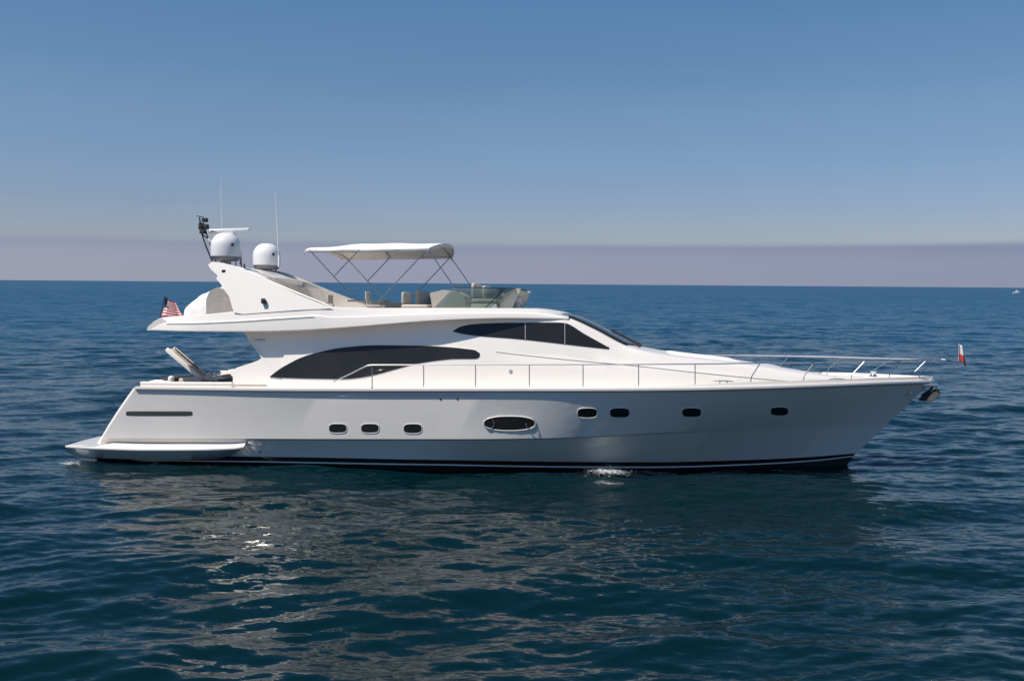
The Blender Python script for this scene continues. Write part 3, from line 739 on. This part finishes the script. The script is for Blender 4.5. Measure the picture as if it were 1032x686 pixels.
# bimini
bim = empty('bimini_top', tuple(P(380, 300, 0)), yacht)
XR, XFb = P(308, 251, -1.72)[0], P(431.5, 251, -1.72)[0]
zn = P(370, 253.6, -1.72)[2]
zR, zF = P(308, 252.0, -1.72)[2], P(431, 250.6, -1.72)[2]
rows = []; rowsb = []
for k in range(41):
    t = k / 40; x = lerp(XR, XFb, t); base = lerp(zR, zF, t) - 0.0
    sag = -0.018 * abs(math.sin(t * math.pi * 3)) ** 0.8 * 0 + 0.02 * math.cos(t * math.pi * 6) * 0.4
    cr = (0.23 + 0.03 * math.sin(t * math.pi)) * (0.62 + 0.38 * sstep(0.0, 0.45, t))
    row = []
    for j in range(25):
        f = lerp(-1, 1, j / 24); y = 1.72 * f
        xx = x + (0.30 * (1 - f * f) if t > 0.5 else -0.10 * (1 - f * f)) * abs(2 * t - 1) ** 3
        row.append((xx, y, base + sag + cr * (1 - abs(f) ** 2.6)))
    # drooping side hems
    row = [(row[0][0], -1.735, base - 0.07)] + row + [(row[-1][0], 1.735, base - 0.07)]
    rows.append(row)
e0_ = [(p[0] - 0.03, p[1], p[2] - 0.08) for p in rows[0]]; e1_ = [(p[0] + 0.03, p[1], p[2] - 0.09) for p in rows[-1]]
b = MB(); b.grid([e0_] + rows + [e1_])
can = under(b.build('canopy', CANVAS, None, smooth=50, solid=0.012), bim)
# frame tubes: near px traced, far mirrored
def tubes(list_px, y0=-1.72):
    for a_, b__ in list_px:
        pa, pb = P(*a_, y0), P(*b__, y0)
        for s in (1, -1):
            m_ = MB(); m_.tube([(pa[0], s * pa[1], pa[2]), ((pa[0]+pb[0])/2, s * (pa[1]+pb[1])/2, (pa[2]+pb[2])/2), (pb[0], s * pb[1], pb[2])], 0.0145, 8)
            under(m_.build('frame_pole', STEEL2, None), bim)
tubes([((312, 252), (359, 303)), ((362, 251.5), (336, 279)), ((431, 251), (381, 304)), ((431, 251), (459, 291)), ((459, 291), (470, 308)), ((397, 251.5), (431, 251))])
for u in (312, 362, 431):   # cross bows holding the cloth
    q = P(u, 251, -1.72); b = MB(); t_ = (q[0] - XR) / (XFb - XR); cr = (0.23 + 0.03 * math.sin(t_ * math.pi)) * (0.62 + 0.38 * sstep(0, .45, t_)) - 0.03
    b.tube([(q[0], 1.71 * f, lerp(zR, zF, t_) - 0.02 + cr * (1 - abs(f) ** 2.6)) for f in np.linspace(-1, 1, 21)], 0.014, 8); under(b.build('frame_bow', STEEL, None), bim)

# flybridge furniture
fzl = lambda x: bot(x) + 0.09
def seat_block(u0, u1, y0, y1, h, back=None, name='lounge_seat'):
    x0, x1 = P(u0, 305, -1.8)[0], P(u1, 305, -1.8)[0]; z = fzl((x0 + x1) / 2)
    e = empty(name, ((x0 + x1) / 2, (y0 + y1) / 2, z), yacht); hx, hy = abs(x1 - x0) / 2, abs(y1 - y0) / 2
    b = MB(); b.box((-hx, -hy, 0), (hx, hy, h * .7), 0.03); b.build('seat_base', GEL, e)
    b = MB(); b.box((-hx, -hy, h * .7), (hx, hy, h), 0.05, 3); b.build('cushion', VINYL, e)
    if back:
        b = MB()
        for (bx0, by0, bx1, by1, bh) in back: b.box((bx0 * hx, by0 * hy, h), (bx1 * hx, by1 * hy, h + bh), 0.05, 3)
        b.build('backrest', VINYL, e)
    return e
seat_block(340, 388, 0.9, 2.0, 0.42, [(-1, .55, 1, 1, .22)])
seat_block(402, 436, 0.2, 1.9, 0.42, [(-1, -1, -.7, 1, .42), (-1, .7, 1, 1, .3)])
seat_block(405, 432, -1.9, -0.9, 0.40, [(-1, -1, -.75, 1, .34)])
seat_block(474, 500, -1.7, -0.4, 0.46, [(-1, -1, -.7, 1, .42)], 'helm_seat')
seat_block(474, 500, 0.3, 1.6, 0.46, [(-1, -1, -.7, 1, .42)], 'helm_seat')
# helm console / dash running up to the windscreen
def prism_x(pts_px, y0, y1, name, m, yref=-1.8, bevel=0.03, parent=yacht):
    A = [(P(u, v, yref)[0], y0, P(u, v, yref)[2]) for u, v in pts_px]; b = MB(); b.slab(A, (0, 1, 0), y1 - y0)
    return b.build(name, m, parent, smooth=30, bevel=bevel)
prism_x([(497, 313), (508, 297), (518, 291), (522, 291.5), (512, 313)], -1.45, 1.45, 'dashboard', VINYL)
prism_x([(437, 313), (434, 296), (446, 293), (458, 294), (466, 298), (470, 313)], -1.75, -0.8, 'wet_bar', VINYL)
prism_x([(441, 313), (440, 295), (452, 294), (458, 313)], 0.8, 1.75, 'wet_bar', VINYL)
# table
tb = empty('deck_table', tuple(P(372, 305, -0.2)), yacht); tz = tb.location.z
b = MB(); b.box((-.55, -.38, 0.02), (.55, .38, 0.07), 0.02); b.build('table_top', GREYTR, tb)
b = MB(); b.tube([(0, 0, 0.02), (0, 0, fzl(tb.location.x) - tz)], 0.05, 10); b.build('table_leg', STEEL, tb)
wh = P(503, 297, -0.9); b = MB()
b.tube([(wh[0] + .06 * math.cos(a), wh[1] + .19 * math.sin(a), wh[2] + .18 * math.cos(a)) for a in np.linspace(0, 2 * math.pi, 24, endpoint=False)], 0.014, 8, closed=True); b.build('steering_wheel', DARKM, yacht)
# small chairs and stowed items round the table
for u, y in ((341, -1.5), (379, -1.45)):
    q = P(u, 312, y); e = empty('deck_chair', (q[0], y, fzl(q[0])), yacht)
    for i_ in (-1, 1):
        for j_ in (-1, 1):
            b = MB(); b.tube([(.2 * i_, .2 * j_, 0), (.16 * i_ - .02, .2 * j_, .46)], 0.018, 6); b.build('leg', VINYL, e)
    b = MB(); b.box((-.23, -.23, .44), (.21, .23, .49), 0.015); b.build('seat', VINYL, e)
    b = MB(); b.box((-.26, -.22, .62), (-.22, .22, .86), 0.012); b.tube([(-.2, -.2, .48), (-.25, -.2, .84)], .015, 6); b.tube([(-.2, .2, .48), (-.25, .2, .84)], .015, 6); b.build('backrest', VINYL, e)

# wrap-round low windscreen
wsn = empty('flybridge_windscreen', tuple(P(500, 311, 0)), yacht)
xa_, xc_ = P(457, 300, -1.95)[0], P(523, 290, -1.5)[0]
def screen_plan(t):     # t 0..1 from aft near end round the front to the far end
    pts = [(xa_, -2.05), (lerp(xa_, xc_, .5), -2.0), (xc_ - .35, -1.80), (xc_ - .1, -1.45), (xc_, -0.8), (xc_ + .02, 0)]
    pts = pts + [(p[0], -p[1]) for p in pts[-2::-1]]
    fx = curve([(i / (len(pts) - 1), p[0]) for i, p in enumerate(pts)]); fy_ = curve([(i / (len(pts) - 1), p[1]) for i, p in enumerate(pts)])
    return fx(t), fy_(t)
ztop_s = P(500, 290, -1.9)[2]
panes = [(0, .2), (.2, .4), (.4, .6), (.6, .8), (.8, 1)]
topline = []
for a_, b__ in panes:
    rows = []
    for k in range(13):
        t = lerp(a_ + .002, b__ - .002, k / 12); x, y = screen_plan(t); zb = max(topz(min(x - .5, XB)), crown_z(x - .6)) - 0.03
        fr = 1 - min(1, abs(2 * t - 1) * 1.5); rake = 0.40 * (0.25 + 0.75 * max(0, fr) ** .5) if abs(2 * t - 1) < .67 else 0.12 * 0.8
        rows.append([(x - 0.55 * (1 - h_) - 0.0 + (0 if False else 0), y * (1.0 + 0.02 * (1 - h_)), lerp(zb, ztop_s, h_)) for h_ in (0, .33, .66, 1)])
        topline.append(rows[-1][-1])
    m_ = MB(); m_.grid(rows); under(m_.build('screen_pane', SCREEN, None, smooth=50, solid=0.01), wsn)
    fr_ = MB(); fr_.tube([rows[-1][0], rows[-1][-1]], 0.012, 6); under(fr_.build('screen_post', DARKM, None), wsn)
b = MB(); b.tube(topline, 0.011, 6); under(b.build('top_trim', DARKM, None), wsn)
# searchlight ahead of the screen
q = P(522.5, 303.5, -0.9); sp = empty('searchlight', (q[0], q[1], q[2]), yacht)
b = MB(); b.lathe([(0.001, -.11), (.07, -.10), (.10, -.02), (.105, .10), (.09, .11)], (0, 0, .02), 18, M=Matrix.Rotation(math.pi / 2, 4, 'Y')); b.build('lamp_housing', DOME, sp)
b = MB(); b.lathe([(0.001, .095), (.09, .10)], (0, 0, .02), 18, M=Matrix.Rotation(math.pi / 2, 4, 'Y')); b.build('lamp_lens', LENS, sp)
b = MB(); b.tube([(0, 0, -.22), (0, 0, -.05)], .04, 10); b.box((-.09, -.07, -.24), (.09, .07, -.16), .02); b.build('lamp_bracket', DOME, sp)

# covered tender-like bundle aft on the flybridge: its own thing
cv = empty('covered_bundle', (0, 0, RIDE)); cv.rotation_euler = (HEEL, 0, 0)
tag(cv, 'rounded white covered bundle with a shaded grey side on the aft flybridge deck', 'cover')
q0, q1 = P(184, 318, -1.7), P(236, 318, -1.7)
topc = curve(xz([(184, 317), (187, 309), (191, 303), (198, 295), (207, 289.5), (218, 286.5), (226, 287), (236, 292), (246, 300)], -1.3))
cx_ = (q0[0] + q1[0]) / 2; cz_ = fzl(cx_)
def cover_rows(x0, x1, yA, yB, n=26):
    rows = []
    for k in range(n):
        x = lerp(x0, x1, k / (n - 1)); z1 = topc(x); zb_ = fzl(x); r_ = []
        for j in range(19):
            a = math.pi * j / 18; f = -math.cos(a); hgt = math.sin(a) ** 0.45
            r_.append((x + 0.02 * math.sin(9 * a + k), lerp(yA, yB, (f + 1) / 2) + 0.02 * math.sin(k * 1.1 + j), zb_ + (z1 - zb_) * hgt + 0.012 * math.sin(k * 1.7 + j * 1.3)))
        rows.append(r_)
    return rows
b = MB(); rr_ = cover_rows(q0[0] + .02, P(245, 300, -1.3)[0], -1.75, 1.75); b.grid(rr_); b.add(rr_[0], [tuple(range(19))]); b.add(rr_[-1], [tuple(range(19))])
b.build('cover_cloth', COVER, cv, smooth=50)
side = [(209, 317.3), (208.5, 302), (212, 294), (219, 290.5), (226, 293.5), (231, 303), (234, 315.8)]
b = MB(); pts = [P(u, v, -1.83) for u, v in side]; b.slab(pts, (0, 1, 0), 0.18); b.build('side_panel', mat('shaded_side_cloth', (0.40, 0.37, 0.34), 0.8, var=.15, vscale=5, bump=.8, bscale=4), cv, bevel=.03)  # shade of the bundle's recessed side put into the grey-beige colour

# ---------------------------------------------------------------- guard rails
def guard_rail(s):
    e = empty('guard_rail', (0, s * 2.6, 2.2), yacht)
    topl = []
    sy = lambda x: sheer_f(x) + 0.07
    tp = [(336, 384.5), (352, 377), (370, 368.4), (374, 367.8), (427, 367.6), (533, 367.5), (643, 367.2), (700, 366.8), (760, 366), (800, 365.3), (850, 364.5), (900, 363.8), (935, 363.3)]
    def rail_y(x, z=0): # leaning outboard towards the pulpit
        return min(sheer_f(x) + 0.08, -0.30 - 0.0) if x < 9 else min(sheer_f(min(x, 11.2)) + 0.05, -0.28)
    for u, v in tp:
        q = PX(u, v, rail_y); topl.append(q)
    ends = [P(955, 363.2, -0.26)]
    topl += ends
    XS_ = curve([(i, p[0]) for i, p in enumerate(topl)]); YS_ = curve([(i, p[1]) for i, p in enumerate(topl)]); ZS_ = curve([(i, p[2]) for i, p in enumerate(topl)])
    pts = [(XS_(t), s * YS_(t), ZS_(t)) for t in np.linspace(0, len(topl) - 1, 90)]
    b = MB(); b.tube(pts, [0.0165 + .003 * sstep(60, 75, i_) for i_ in range(90)], 8); under(b.build('top_rail', STEEL, None), e)
    zt = curve([(p[0], p[2]) for p in topl])
    for (ub, vb, ut, r) in ((375, 388, 375, 0), (427, 389, 427, 0), (479.3, 389, 479.3, 0), (533.5, 389, 533.5, 0), (587.6, 388.5, 587.6, 0), (643.5, 388, 643.5, 0), (700.5, 387, 700.5, 0), (756, 384.5, 766, 0), (809, 383.5, 821, 0), (857, 382, 871, 0), (895, 380.5, 911, 0), (925.5, 380, 942, 0)):
        q = PX(ub, vb, lambda x, z: min(sheer_f(x) + 0.10, -0.1)); x0 = q[0]; y0 = q[1]; z0 = sheer_z(x0) + 0.02
        x1 = PX(ut, 366, rail_y)[0]; y1 = rail_y(x1); z1 = zt(x1)
        b = MB(); b.tube([(x0, s * y0, z0), (lerp(x0, x1, .12), s * lerp(y0, y1, .1), lerp(z0, z1, .4)), (x1, s * y1, z1)], 0.013, 8)
        b.lathe([(0.035, 0), (0.035, 0.02), (0.02, 0.05)], (x0, s * y0, z0), 10); under(b.build('stanchion', STEEL2, None), e)
    return pts[-1]
en = guard_rail(1); ef = guard_rail(-1)
b = MB(); b.tube([en, (en[0] + .1, en[1] * .8, en[2]), (en[0] + .17, 0, en[2]), (ef[0] + .1, ef[1] * .8, ef[2]), ef], 0.0165, 8); b.build('pulpit_rail', STEEL, yacht)
# bow plank / roller, anchor
rl = empty('bow_roller', tuple(P(938, 386, 0)), yacht)
b = MB(); b.box((-.35, -.13, -.10), (.16, .13, .02), .02); b.build('roller_frame', STEEL, rl)
b = MB(); b.tube([(.12, -.09, -.06), (.12, .09, -.06)], .05, 12); b.build('roller', RUBBER, rl)
an = empty('anchor', tuple(P(936, 393, 0)), yacht)
b = MB(); b.tube([(.15, 0, .18), (.04, 0, 0), (-.18, 0, -.16)], [.03, .035, .04], 8); b.build('anchor_shank', DARKM, an)
b = MB()
for s in (1, -1):
    b.slab([(.22, s * .02, .02), (.24, s * .22, -.10), (.02, s * .24, -.30), (-.26, s * .03, -.30), (-.20, s * .02, -.20)], (0.01, 0, 0.03), 1.0)
b.tube([(.2, -.2, .0), (.2, .2, .0)], .025, 8); b.build('anchor_fluke', DARKM, an, smooth=20)
b = MB(); b.tube([(.10, 0, .10), (.16, 0, -.05), (.12, 0, -.2), (.02, 0, -.3)], .016, 6); b.build('anchor_chain', STEEL, an)
q = PX(914, 395.5, hull_side)
for s in (1, -1): b = MB(); b.tube([(q[0] + .09 * math.cos(a), s * (q[1] - .02), q[2] + .055 * math.sin(a)) for a in np.linspace(0, 2 * math.pi, 16, endpoint=False)], .018, 6, closed=True); b.build('fairlead', STEEL, hull)
# windlass and foredeck gear
q = P(880, 380, 0); wl = empty('windlass', (q[0], 0, sheer_z(q[0]) + .05), yacht)
b = MB(); b.lathe([(.11, 0), (.10, .08), (.06, .12), (.08, .2), (.001, .22)], (0, 0, 0), 18); b.build('drum', STEEL, wl)
b = MB(); b.box((-.25, -.16, 0), (.1, .16, .05), .02); b.build('windlass_base', GEL, wl)
def cleat(u, v, fy):
    for s in (1, -1):
        q = PX(u, v, fy); z = q[2]; b = MB()
        b.tube([(q[0] - .26, s * q[1], z + .055), (q[0] - .1, s * q[1], z + .07), (q[0] + .1, s * q[1], z + .07), (q[0] + .26, s * q[1], z + .055)], [.014, .02, .02, .014], 8)
        for d in (-.09, .09): b.tube([(q[0] + d, s * q[1], z - .04), (q[0] + d, s * q[1], z + .07)], .02, 8)
        b.build('mooring_cleat', STEEL, yacht)
cleat(729, 386.5, lambda x, z: sheer_f(x) + .18)
cleat(845, 384.5, lambda x, z: sheer_f(x) + .18)
for u in (160,):
    cleat(u, 386.5, lambda x, z: sheer_f(x) + .18)
# small round courtesy lamp / outlet on the house side
for s in (1, -1):
    q = PX(514.5, 374, house_side); b = MB(); b.lathe([(0.001, .03), (.04, .025), (.05, 0), (.05, -.02)], (q[0], s * q[1], q[2]), 14, M=Matrix.Rotation(s * math.pi / 2, 4, 'X')); b.build('side_fitting', GREYTR, house)

# ---------------------------------------------------------------- cockpit
for s in (1, -1):
    b = MB(); rows = []
    for u in np.linspace(143, 236, 24):
        q = P(u, 385.2 + .9 * (u - 143) / 93 * 0.3, -2.55); zz = q[2]; y = sheer_f(q[0]) + .10
        rows.append([(q[0], s * y, sheer_z(q[0]) + .02), (q[0], s * y, zz), (q[0], s * (y + .02), zz + .02), (q[0], s * (y + .14), zz + .02), (q[0], s * (y + .16), zz), (q[0], s * (y + .16), sheer_z(q[0]) + .02)])
    b.grid(rows, close_v=True); n6 = len(b.v); b.f += [tuple(range(n6 - 6, n6)), tuple(range(n6 - 144, n6 - 138))]; b.mi += [0, 0]
    cc_ = b.build('cockpit_coaming', GEL, yacht, smooth=30)
    b = MB(); b.tube([(r_[2][0], r_[2][1] + s * -.0 - s * .012, r_[1][2] - .045) for r_ in rows], .012, 6); b.build('groove_shade', GREYTR, cc_)  # grey tube stands in for the shadow of a groove in the coaming
b = MB(); x0, x1 = P(182, 388, -1)[0], P(286, 388, -1)[0]; rows = [[(x, y, sheer_z(x) + 0.02 + 0.05) for y in np.linspace(-2.3, 2.3, 5)] for x in np.linspace(x0, x1, 8)]
b.grid(rows); b.build('cockpit_sole', TEAK, deck)
# aft sofa and dark cushions
def px_box(u0, v0, u1, v1, yc, wy, name, m, parent=yacht, bev=.04):
    a_, c_ = P(u0, v1, yc), P(u1, v0, yc); b = MB(); b.box((a_[0], yc - wy / 2, a_[2]), (c_[0], yc + wy / 2, c_[2]), bev, 3); return b.build(name, m, parent)
px_box(171, 379.5, 186, 388, -.8, 1.4, 'aft_cushion', mat('navy_cushion', (.02, .025, .035), .7, bump=.4, bscale=8))
px_box(187, 380.5, 210, 388, -.9, .9, 'aft_seat', VINYL)
px_box(170, 379.8, 177, 389, 1.5, .5, 'mooring_winch', DARKM)
px_box(211, 375.5, 214.5, 384, -.6, .12, 'capstan', DARKM, bev=.02)
px_box(221, 381.5, 234.5, 389, -.5, 1.0, 'cockpit_locker', mat('dark_locker', (.04, .035, .03), .5))
b = MB(); q = P(172.5, 383, -1.9); b.lathe([(.085, -.18), (.09, .0), (.08, .09), (.04, .12), (.001, .125)], q, 16); b.build('deck_bollard', GEL, yacht)
b = MB(); rr_ = random.Random(3)
for k in range(16):
    u = lerp(206, 219, k / 15); q = P(u, 380 + 3 * math.sin(k * 2.1), -1.2); b.tube([q, q + np.array([.12, .05, .06 * math.sin(k)])], .022, 6)
b.build('coiled_rope', COVER, yacht)
# raised boarding gangway
gw = empty('gangway', tuple(P(206, 383, 0)), yacht)
g0, g1 = P(205, 384, -.28), P(167, 351.5, -.28); dv = (g1 - g0); dn = dv / np.linalg.norm(dv); up = np.array([-dn[2], 0, dn[0]]) * (-1 if dn[0] > 0 else 1); up = up if up[2] > 0 else -up
for yy in (-.24, .20):
    b = MB(); a_ = np.array([g0[0], yy, g0[2]]); c_ = a_ + dv; hw = .052
    rows = []
    for t in (0, .03, .5, .97, 1):
        p = a_ + dv * t; k = .7 if t in (0, 1) else 1
        rows.append([p + up * hw * 1.3 * k + np.array([0, -.035 * k, 0]), p + up * hw * 1.3 * k + np.array([0, .035 * k, 0]), p - up * hw * 1.3 * k + np.array([0, .035 * k, 0]), p - up * hw * 1.3 * k + np.array([0, -.035 * k, 0])])
    b.grid(rows, close_v=True); b.add(rows[0], [(0, 1, 2, 3)]); b.add(rows[-1], [(0, 1, 2, 3)]); under(b.build('gangway_beam', GEL, None, bevel=.015), gw)
b = MB(); rows = [[g0 + dv * t + np.array([0, .06 + .36 * f, 0]) + up * .03 for f in (0, .5, 1)] for t in np.linspace(0.02, .96, 10)]
b.grid(rows); under(b.build('gangway_tread', VINYL, None, solid=.03), gw)
b = MB(); rows = [g0 + dv * t + np.array([0, .28, 0]) + up * .10 for t in (.3, .45, .75, .93)]
b.tube(rows, .02, 6); under(b.build('gangway_handrail', DARKM, None), gw)
# thin ladder / rope line under the overhang
b = MB(); b.tube([P(233, 349, -1.6), P(258, 350.5, -1.6)], .012, 6); b.build('grab_bar', STEEL, yacht)

# name plate lettering below the overhang (illegibly small dark letters in the photograph)
b = MB()
for k in range(6):
    u = 258 + k * 1.7; q = PX(u, 342, house_side)
    b.box((q[0] - .014, q[1] - .012, q[2] - .025), (q[0] + .012, q[1] - .002, q[2] + .025), 0.003)
b.build('side_marking', GREYTR, house)

# ================================================================== flags
def cloth(cols, rows_n, fn, name, mats, parent, mi):
    g = [[fn(i / cols, j / rows_n) for j in range(rows_n + 1)] for i in range(cols + 1)]
    b = MB(); b.grid(g, mi=lambda i, j: mi(i / cols, j / rows_n)); return b.build(name, mats, parent, smooth=60, solid=.006)
RED = mat('flag_red', (.55, .05, .05), .8); WHT = mat('flag_white', (.75, .74, .73), .8); NAVY = mat('flag_navy', (.015, .02, .07), .8)
fl1 = empty('national_flag', (0, 0, RIDE)); fl1.rotation_euler = (HEEL, 0, 0)
tag(fl1, 'drooping red and white striped flag with dark blue corner, above the stern overhang', 'flag')
sb, st_ = P(161, 321, -1.0), P(166, 299, -1.0)
b = MB(); b.tube([sb, st_], .014, 8); b.lathe([(.001, .03), (.022, .01), (.022, -.01), (.01, -.02)], st_, 10); b.build('staff', DARKM, fl1)
fa, fb2, fc, fd = P(166.2, 300, -1.0), P(161.5, 319, -1.0), P(183, 319, -.8), P(171, 303, -.9)
def us(i, j):   # i along the fly, j down the hoist
    p = lerp(lerp(fa, fb2, j), lerp(fd, fc, j), i)
    # the fly end droops down
    p = lerp(fa, fb2, j) * (1 - i) + lerp(P(176, 305, -.8), P(187, 320.5, -.8), j) * i
    return p + np.array([0, .09 * math.sin(i * 9 + j * 2.5), .02 * math.sin(i * 7)])
flag = cloth(40, 39, us, 'flag_cloth', [RED, WHT, NAVY], fl1, lambda i, j: 2 if (i < .42 and j < .53) else int(j * 13 + 1e-6) % 2)
b = MB()   # stars of the canton
for r in range(9):
    for c in range(6 if r % 2 == 0 else 5):
        i_ = .035 + c * .07 + (0 if r % 2 == 0 else .035); j_ = .03 + r * .055; p = us(i_, j_) + np.array([0, -.008, 0]); R = .011
        pts = [(p[0] + (R if k % 2 == 0 else R * .4) * math.sin(k * math.pi / 5), p[1], p[2] + (R if k % 2 == 0 else R * .4) * math.cos(k * math.pi / 5)) for k in range(10)]
        b.add(pts, [tuple(range(10))])
b.build('star_field', WHT, flag, smooth=0)
fl2 = empty('bow_pennant', (0, 0, RIDE)); fl2.rotation_euler = (HEEL, 0, 0)
tag(fl2, 'small limp white and red flag at the tip of the bow rail', 'flag')
b = MB(); b.tube([P(966, 364, 0), P(966.3, 345.5, 0)], .012, 8); b.tube([P(955, 363.3, 0), P(967, 364, 0)], .015, 8); b.build('staff', STEEL, fl2)
def pn(i, j):
    p0 = lerp(P(966.5, 346, 0), P(966.5, 362, 0), j); p1 = lerp(P(970, 350, 0), P(974.5, 369.5, 0), j) if True else 0
    p = lerp(p0, p1, i); return p + np.array([0, .07 * math.sin(i * 8 + j), 0])
cloth(16, 16, pn, 'flag_cloth', [RED, WHT], fl2, lambda i, j: 0 if j > .5 + .1 * i or i > .62 else 1)

# ================================================================== distant boat
def sea_at(u, v):
    d = cF * FPX + cR * (u - 516) - cU * (v - 343); t = -cC[2] / d[2]; return cC + d * t
q = sea_at(1025, 293.2); q = cC + (q - cC); Ld = np.linalg.norm(q - cC)
q = np.array([cC[0] + (q - cC)[0] / Ld * 900, cC[1] + (q - cC)[1] / Ld * 900, 0])
db = empty('distant_motorboat', tuple(q)); tag(db, 'tiny white motorboat far out near the horizon at the right edge of the view', 'boat')
b = MB(); rows = []
for k in range(9):
    t = k / 8; x = lerp(-3, 3.6, t); wdt = 1.2 * (1 - t ** 3); rows.append([(x, -wdt, 1.15 + .3 * t), (x - .2 * t, -wdt * .8, .1), (x - .5 * t, 0, -.3), (x - .2 * t, wdt * .8, .1), (x, wdt, 1.15 + .3 * t)])
b.grid(rows, close_v=True); b.add(rows[0], [(0, 1, 2, 3, 4)]); b.build('hull', GEL, db)
b = MB(); b.box((-1.2, -.8, 1.1), (1.4, .8, 2.3), .15, taper=.75); b.build('cabin', GEL, db)
b = MB(); b.box((-.9, -.82, 1.6), (1.2, .82, 1.95), .03); b.build('cabin_window', GLASS, db)
b = MB(); b.tube([(-.3, 0, 2.2), (-.5, 0, 3.6)], .06, 6); b.build('mast', DOME, db)
FOAM = mat('sea_foam', (.78, .80, .80), .9, bump=.8, bscale=14)
FOAMN = FOAM
# ================================================================== foam
def foam(name, cu, cv, wu, wv, n, seed, hgt, size):
    r = np.random.default_rng(seed); b = MB()
    for k in range(n):
        a, c = r.normal(0, .33), r.normal(0, .33); u, v = cu + wu * a, cv + wv * c
        p = sea_at(u, v); s_ = size * (0.3 + r.random() ** 2) * (1.1 - min(1, abs(a)))
        z = max(0, r.normal(0.03, hgt * .5)) * (1 - abs(a) * .8)
        bm = bmesh.new(); bmesh.ops.create_icosphere(bm, subdivisions=1, radius=1)
        for vv in bm.verts: vv.co = Vector((vv.co.x * s_ * 1.8, vv.co.y * s_, vv.co.z * s_ * .6)) * (0.8 + .4 * r.random())
        b.add([(vv.co.x + p[0], vv.co.y + p[1], vv.co.z + z) for vv in bm.verts], [[w_.index for w_ in f.verts] for f in bm.faces]); bm.free()
    o = b.build(name, FOAM, None, smooth=70); tag(o, kind='stuff'); return o
foam('foam_splash', 613, 476, 46, 5, 900, 5, .16, .007)
foam('foam_wash', 74, 466.5, 24, 3, 70, 8, .03, .007)
FS = bpy.data.materials.new('foam_sheet'); FS.use_nodes = True; t = FS.node_tree; p_ = t.nodes['Principled BSDF']
p_.inputs['Base Color'].default_value = (.72, .75, .75, 1); p_.inputs['Roughness'].default_value = .8
at = t.nodes.new('ShaderNodeAttribute'); at.attribute_name = 'edge'
tc = t.nodes.new('ShaderNodeTexCoord'); n = t.nodes.new('ShaderNodeTexNoise'); n.inputs['Scale'].default_value = 9; n.inputs['Detail'].default_value = 8; n.inputs['Roughness'].default_value = .7
t.links.new(tc.outputs['Object'], n.inputs['Vector'])
m1 = t.nodes.new('ShaderNodeMath'); m1.operation = 'SUBTRACT'; t.links.new(n.outputs[0], m1.inputs[0]); t.links.new(at.outputs['Fac'], m1.inputs[1])
mr = t.nodes.new('ShaderNodeMapRange'); mr.inputs['From Min'].default_value = .0; mr.inputs['From Max'].default_value = .42; t.links.new(m1.outputs[0], mr.inputs['Value'])
t.links.new(mr.outputs[0], p_.inputs['Alpha'])
def foam_sheet(name, cu, cv, lu, lv, skew, hgt, e0):
    """a rumpled patch of aerated water lying on the surface"""
    r = np.random.default_rng(3); b = MB(); rows = []; att = []
    for i in range(41):
        row = []
        for j in range(15):
            a, c = i / 20 - 1, j / 7 - 1
            p = sea_at(cu + lu * a, cv + skew * a + lv * c * (1 - .35 * a * a))
            d = math.sqrt(a * a + c * c); att.append(e0 + .55 * min(1, d) ** 2)
            h_ = .02 + hgt * max(0, 1 - d * d) * (.45 + .55 * abs(math.sin(a * 7 + c * 3)) * abs(math.cos(a * 13 - c * 5)))
            row.append((p[0], p[1], h_))
        rows.append(row)
    n_ = len(b.v); b.grid(rows)
    me = bpy.data.meshes.new(name); me.from_pydata(b.v, [], b.f); me.materials.append(FS)
    me.polygons.foreach_set('use_smooth', [True] * len(me.polygons))
    A = me.attributes.new('edge', 'FLOAT', 'POINT'); A.data.foreach_set('value', att)
    o = bpy.data.objects.new(name, me); COL.objects.link(o); tag(o, kind='stuff')
foam_sheet('foam_patch', 612, 476.5, 34, 4.4, 2.4, .09, .27)
foam_sheet('foam_patch', 612, 487, 34, 4.0, 2.0, .0, .42)
foam_sheet('foam_patch', 70, 468, 22, 3.5, -.5, .02, .36)
foam_sheet('foam_patch', 858, 469, 10, 1.6, 0, .02, .36)
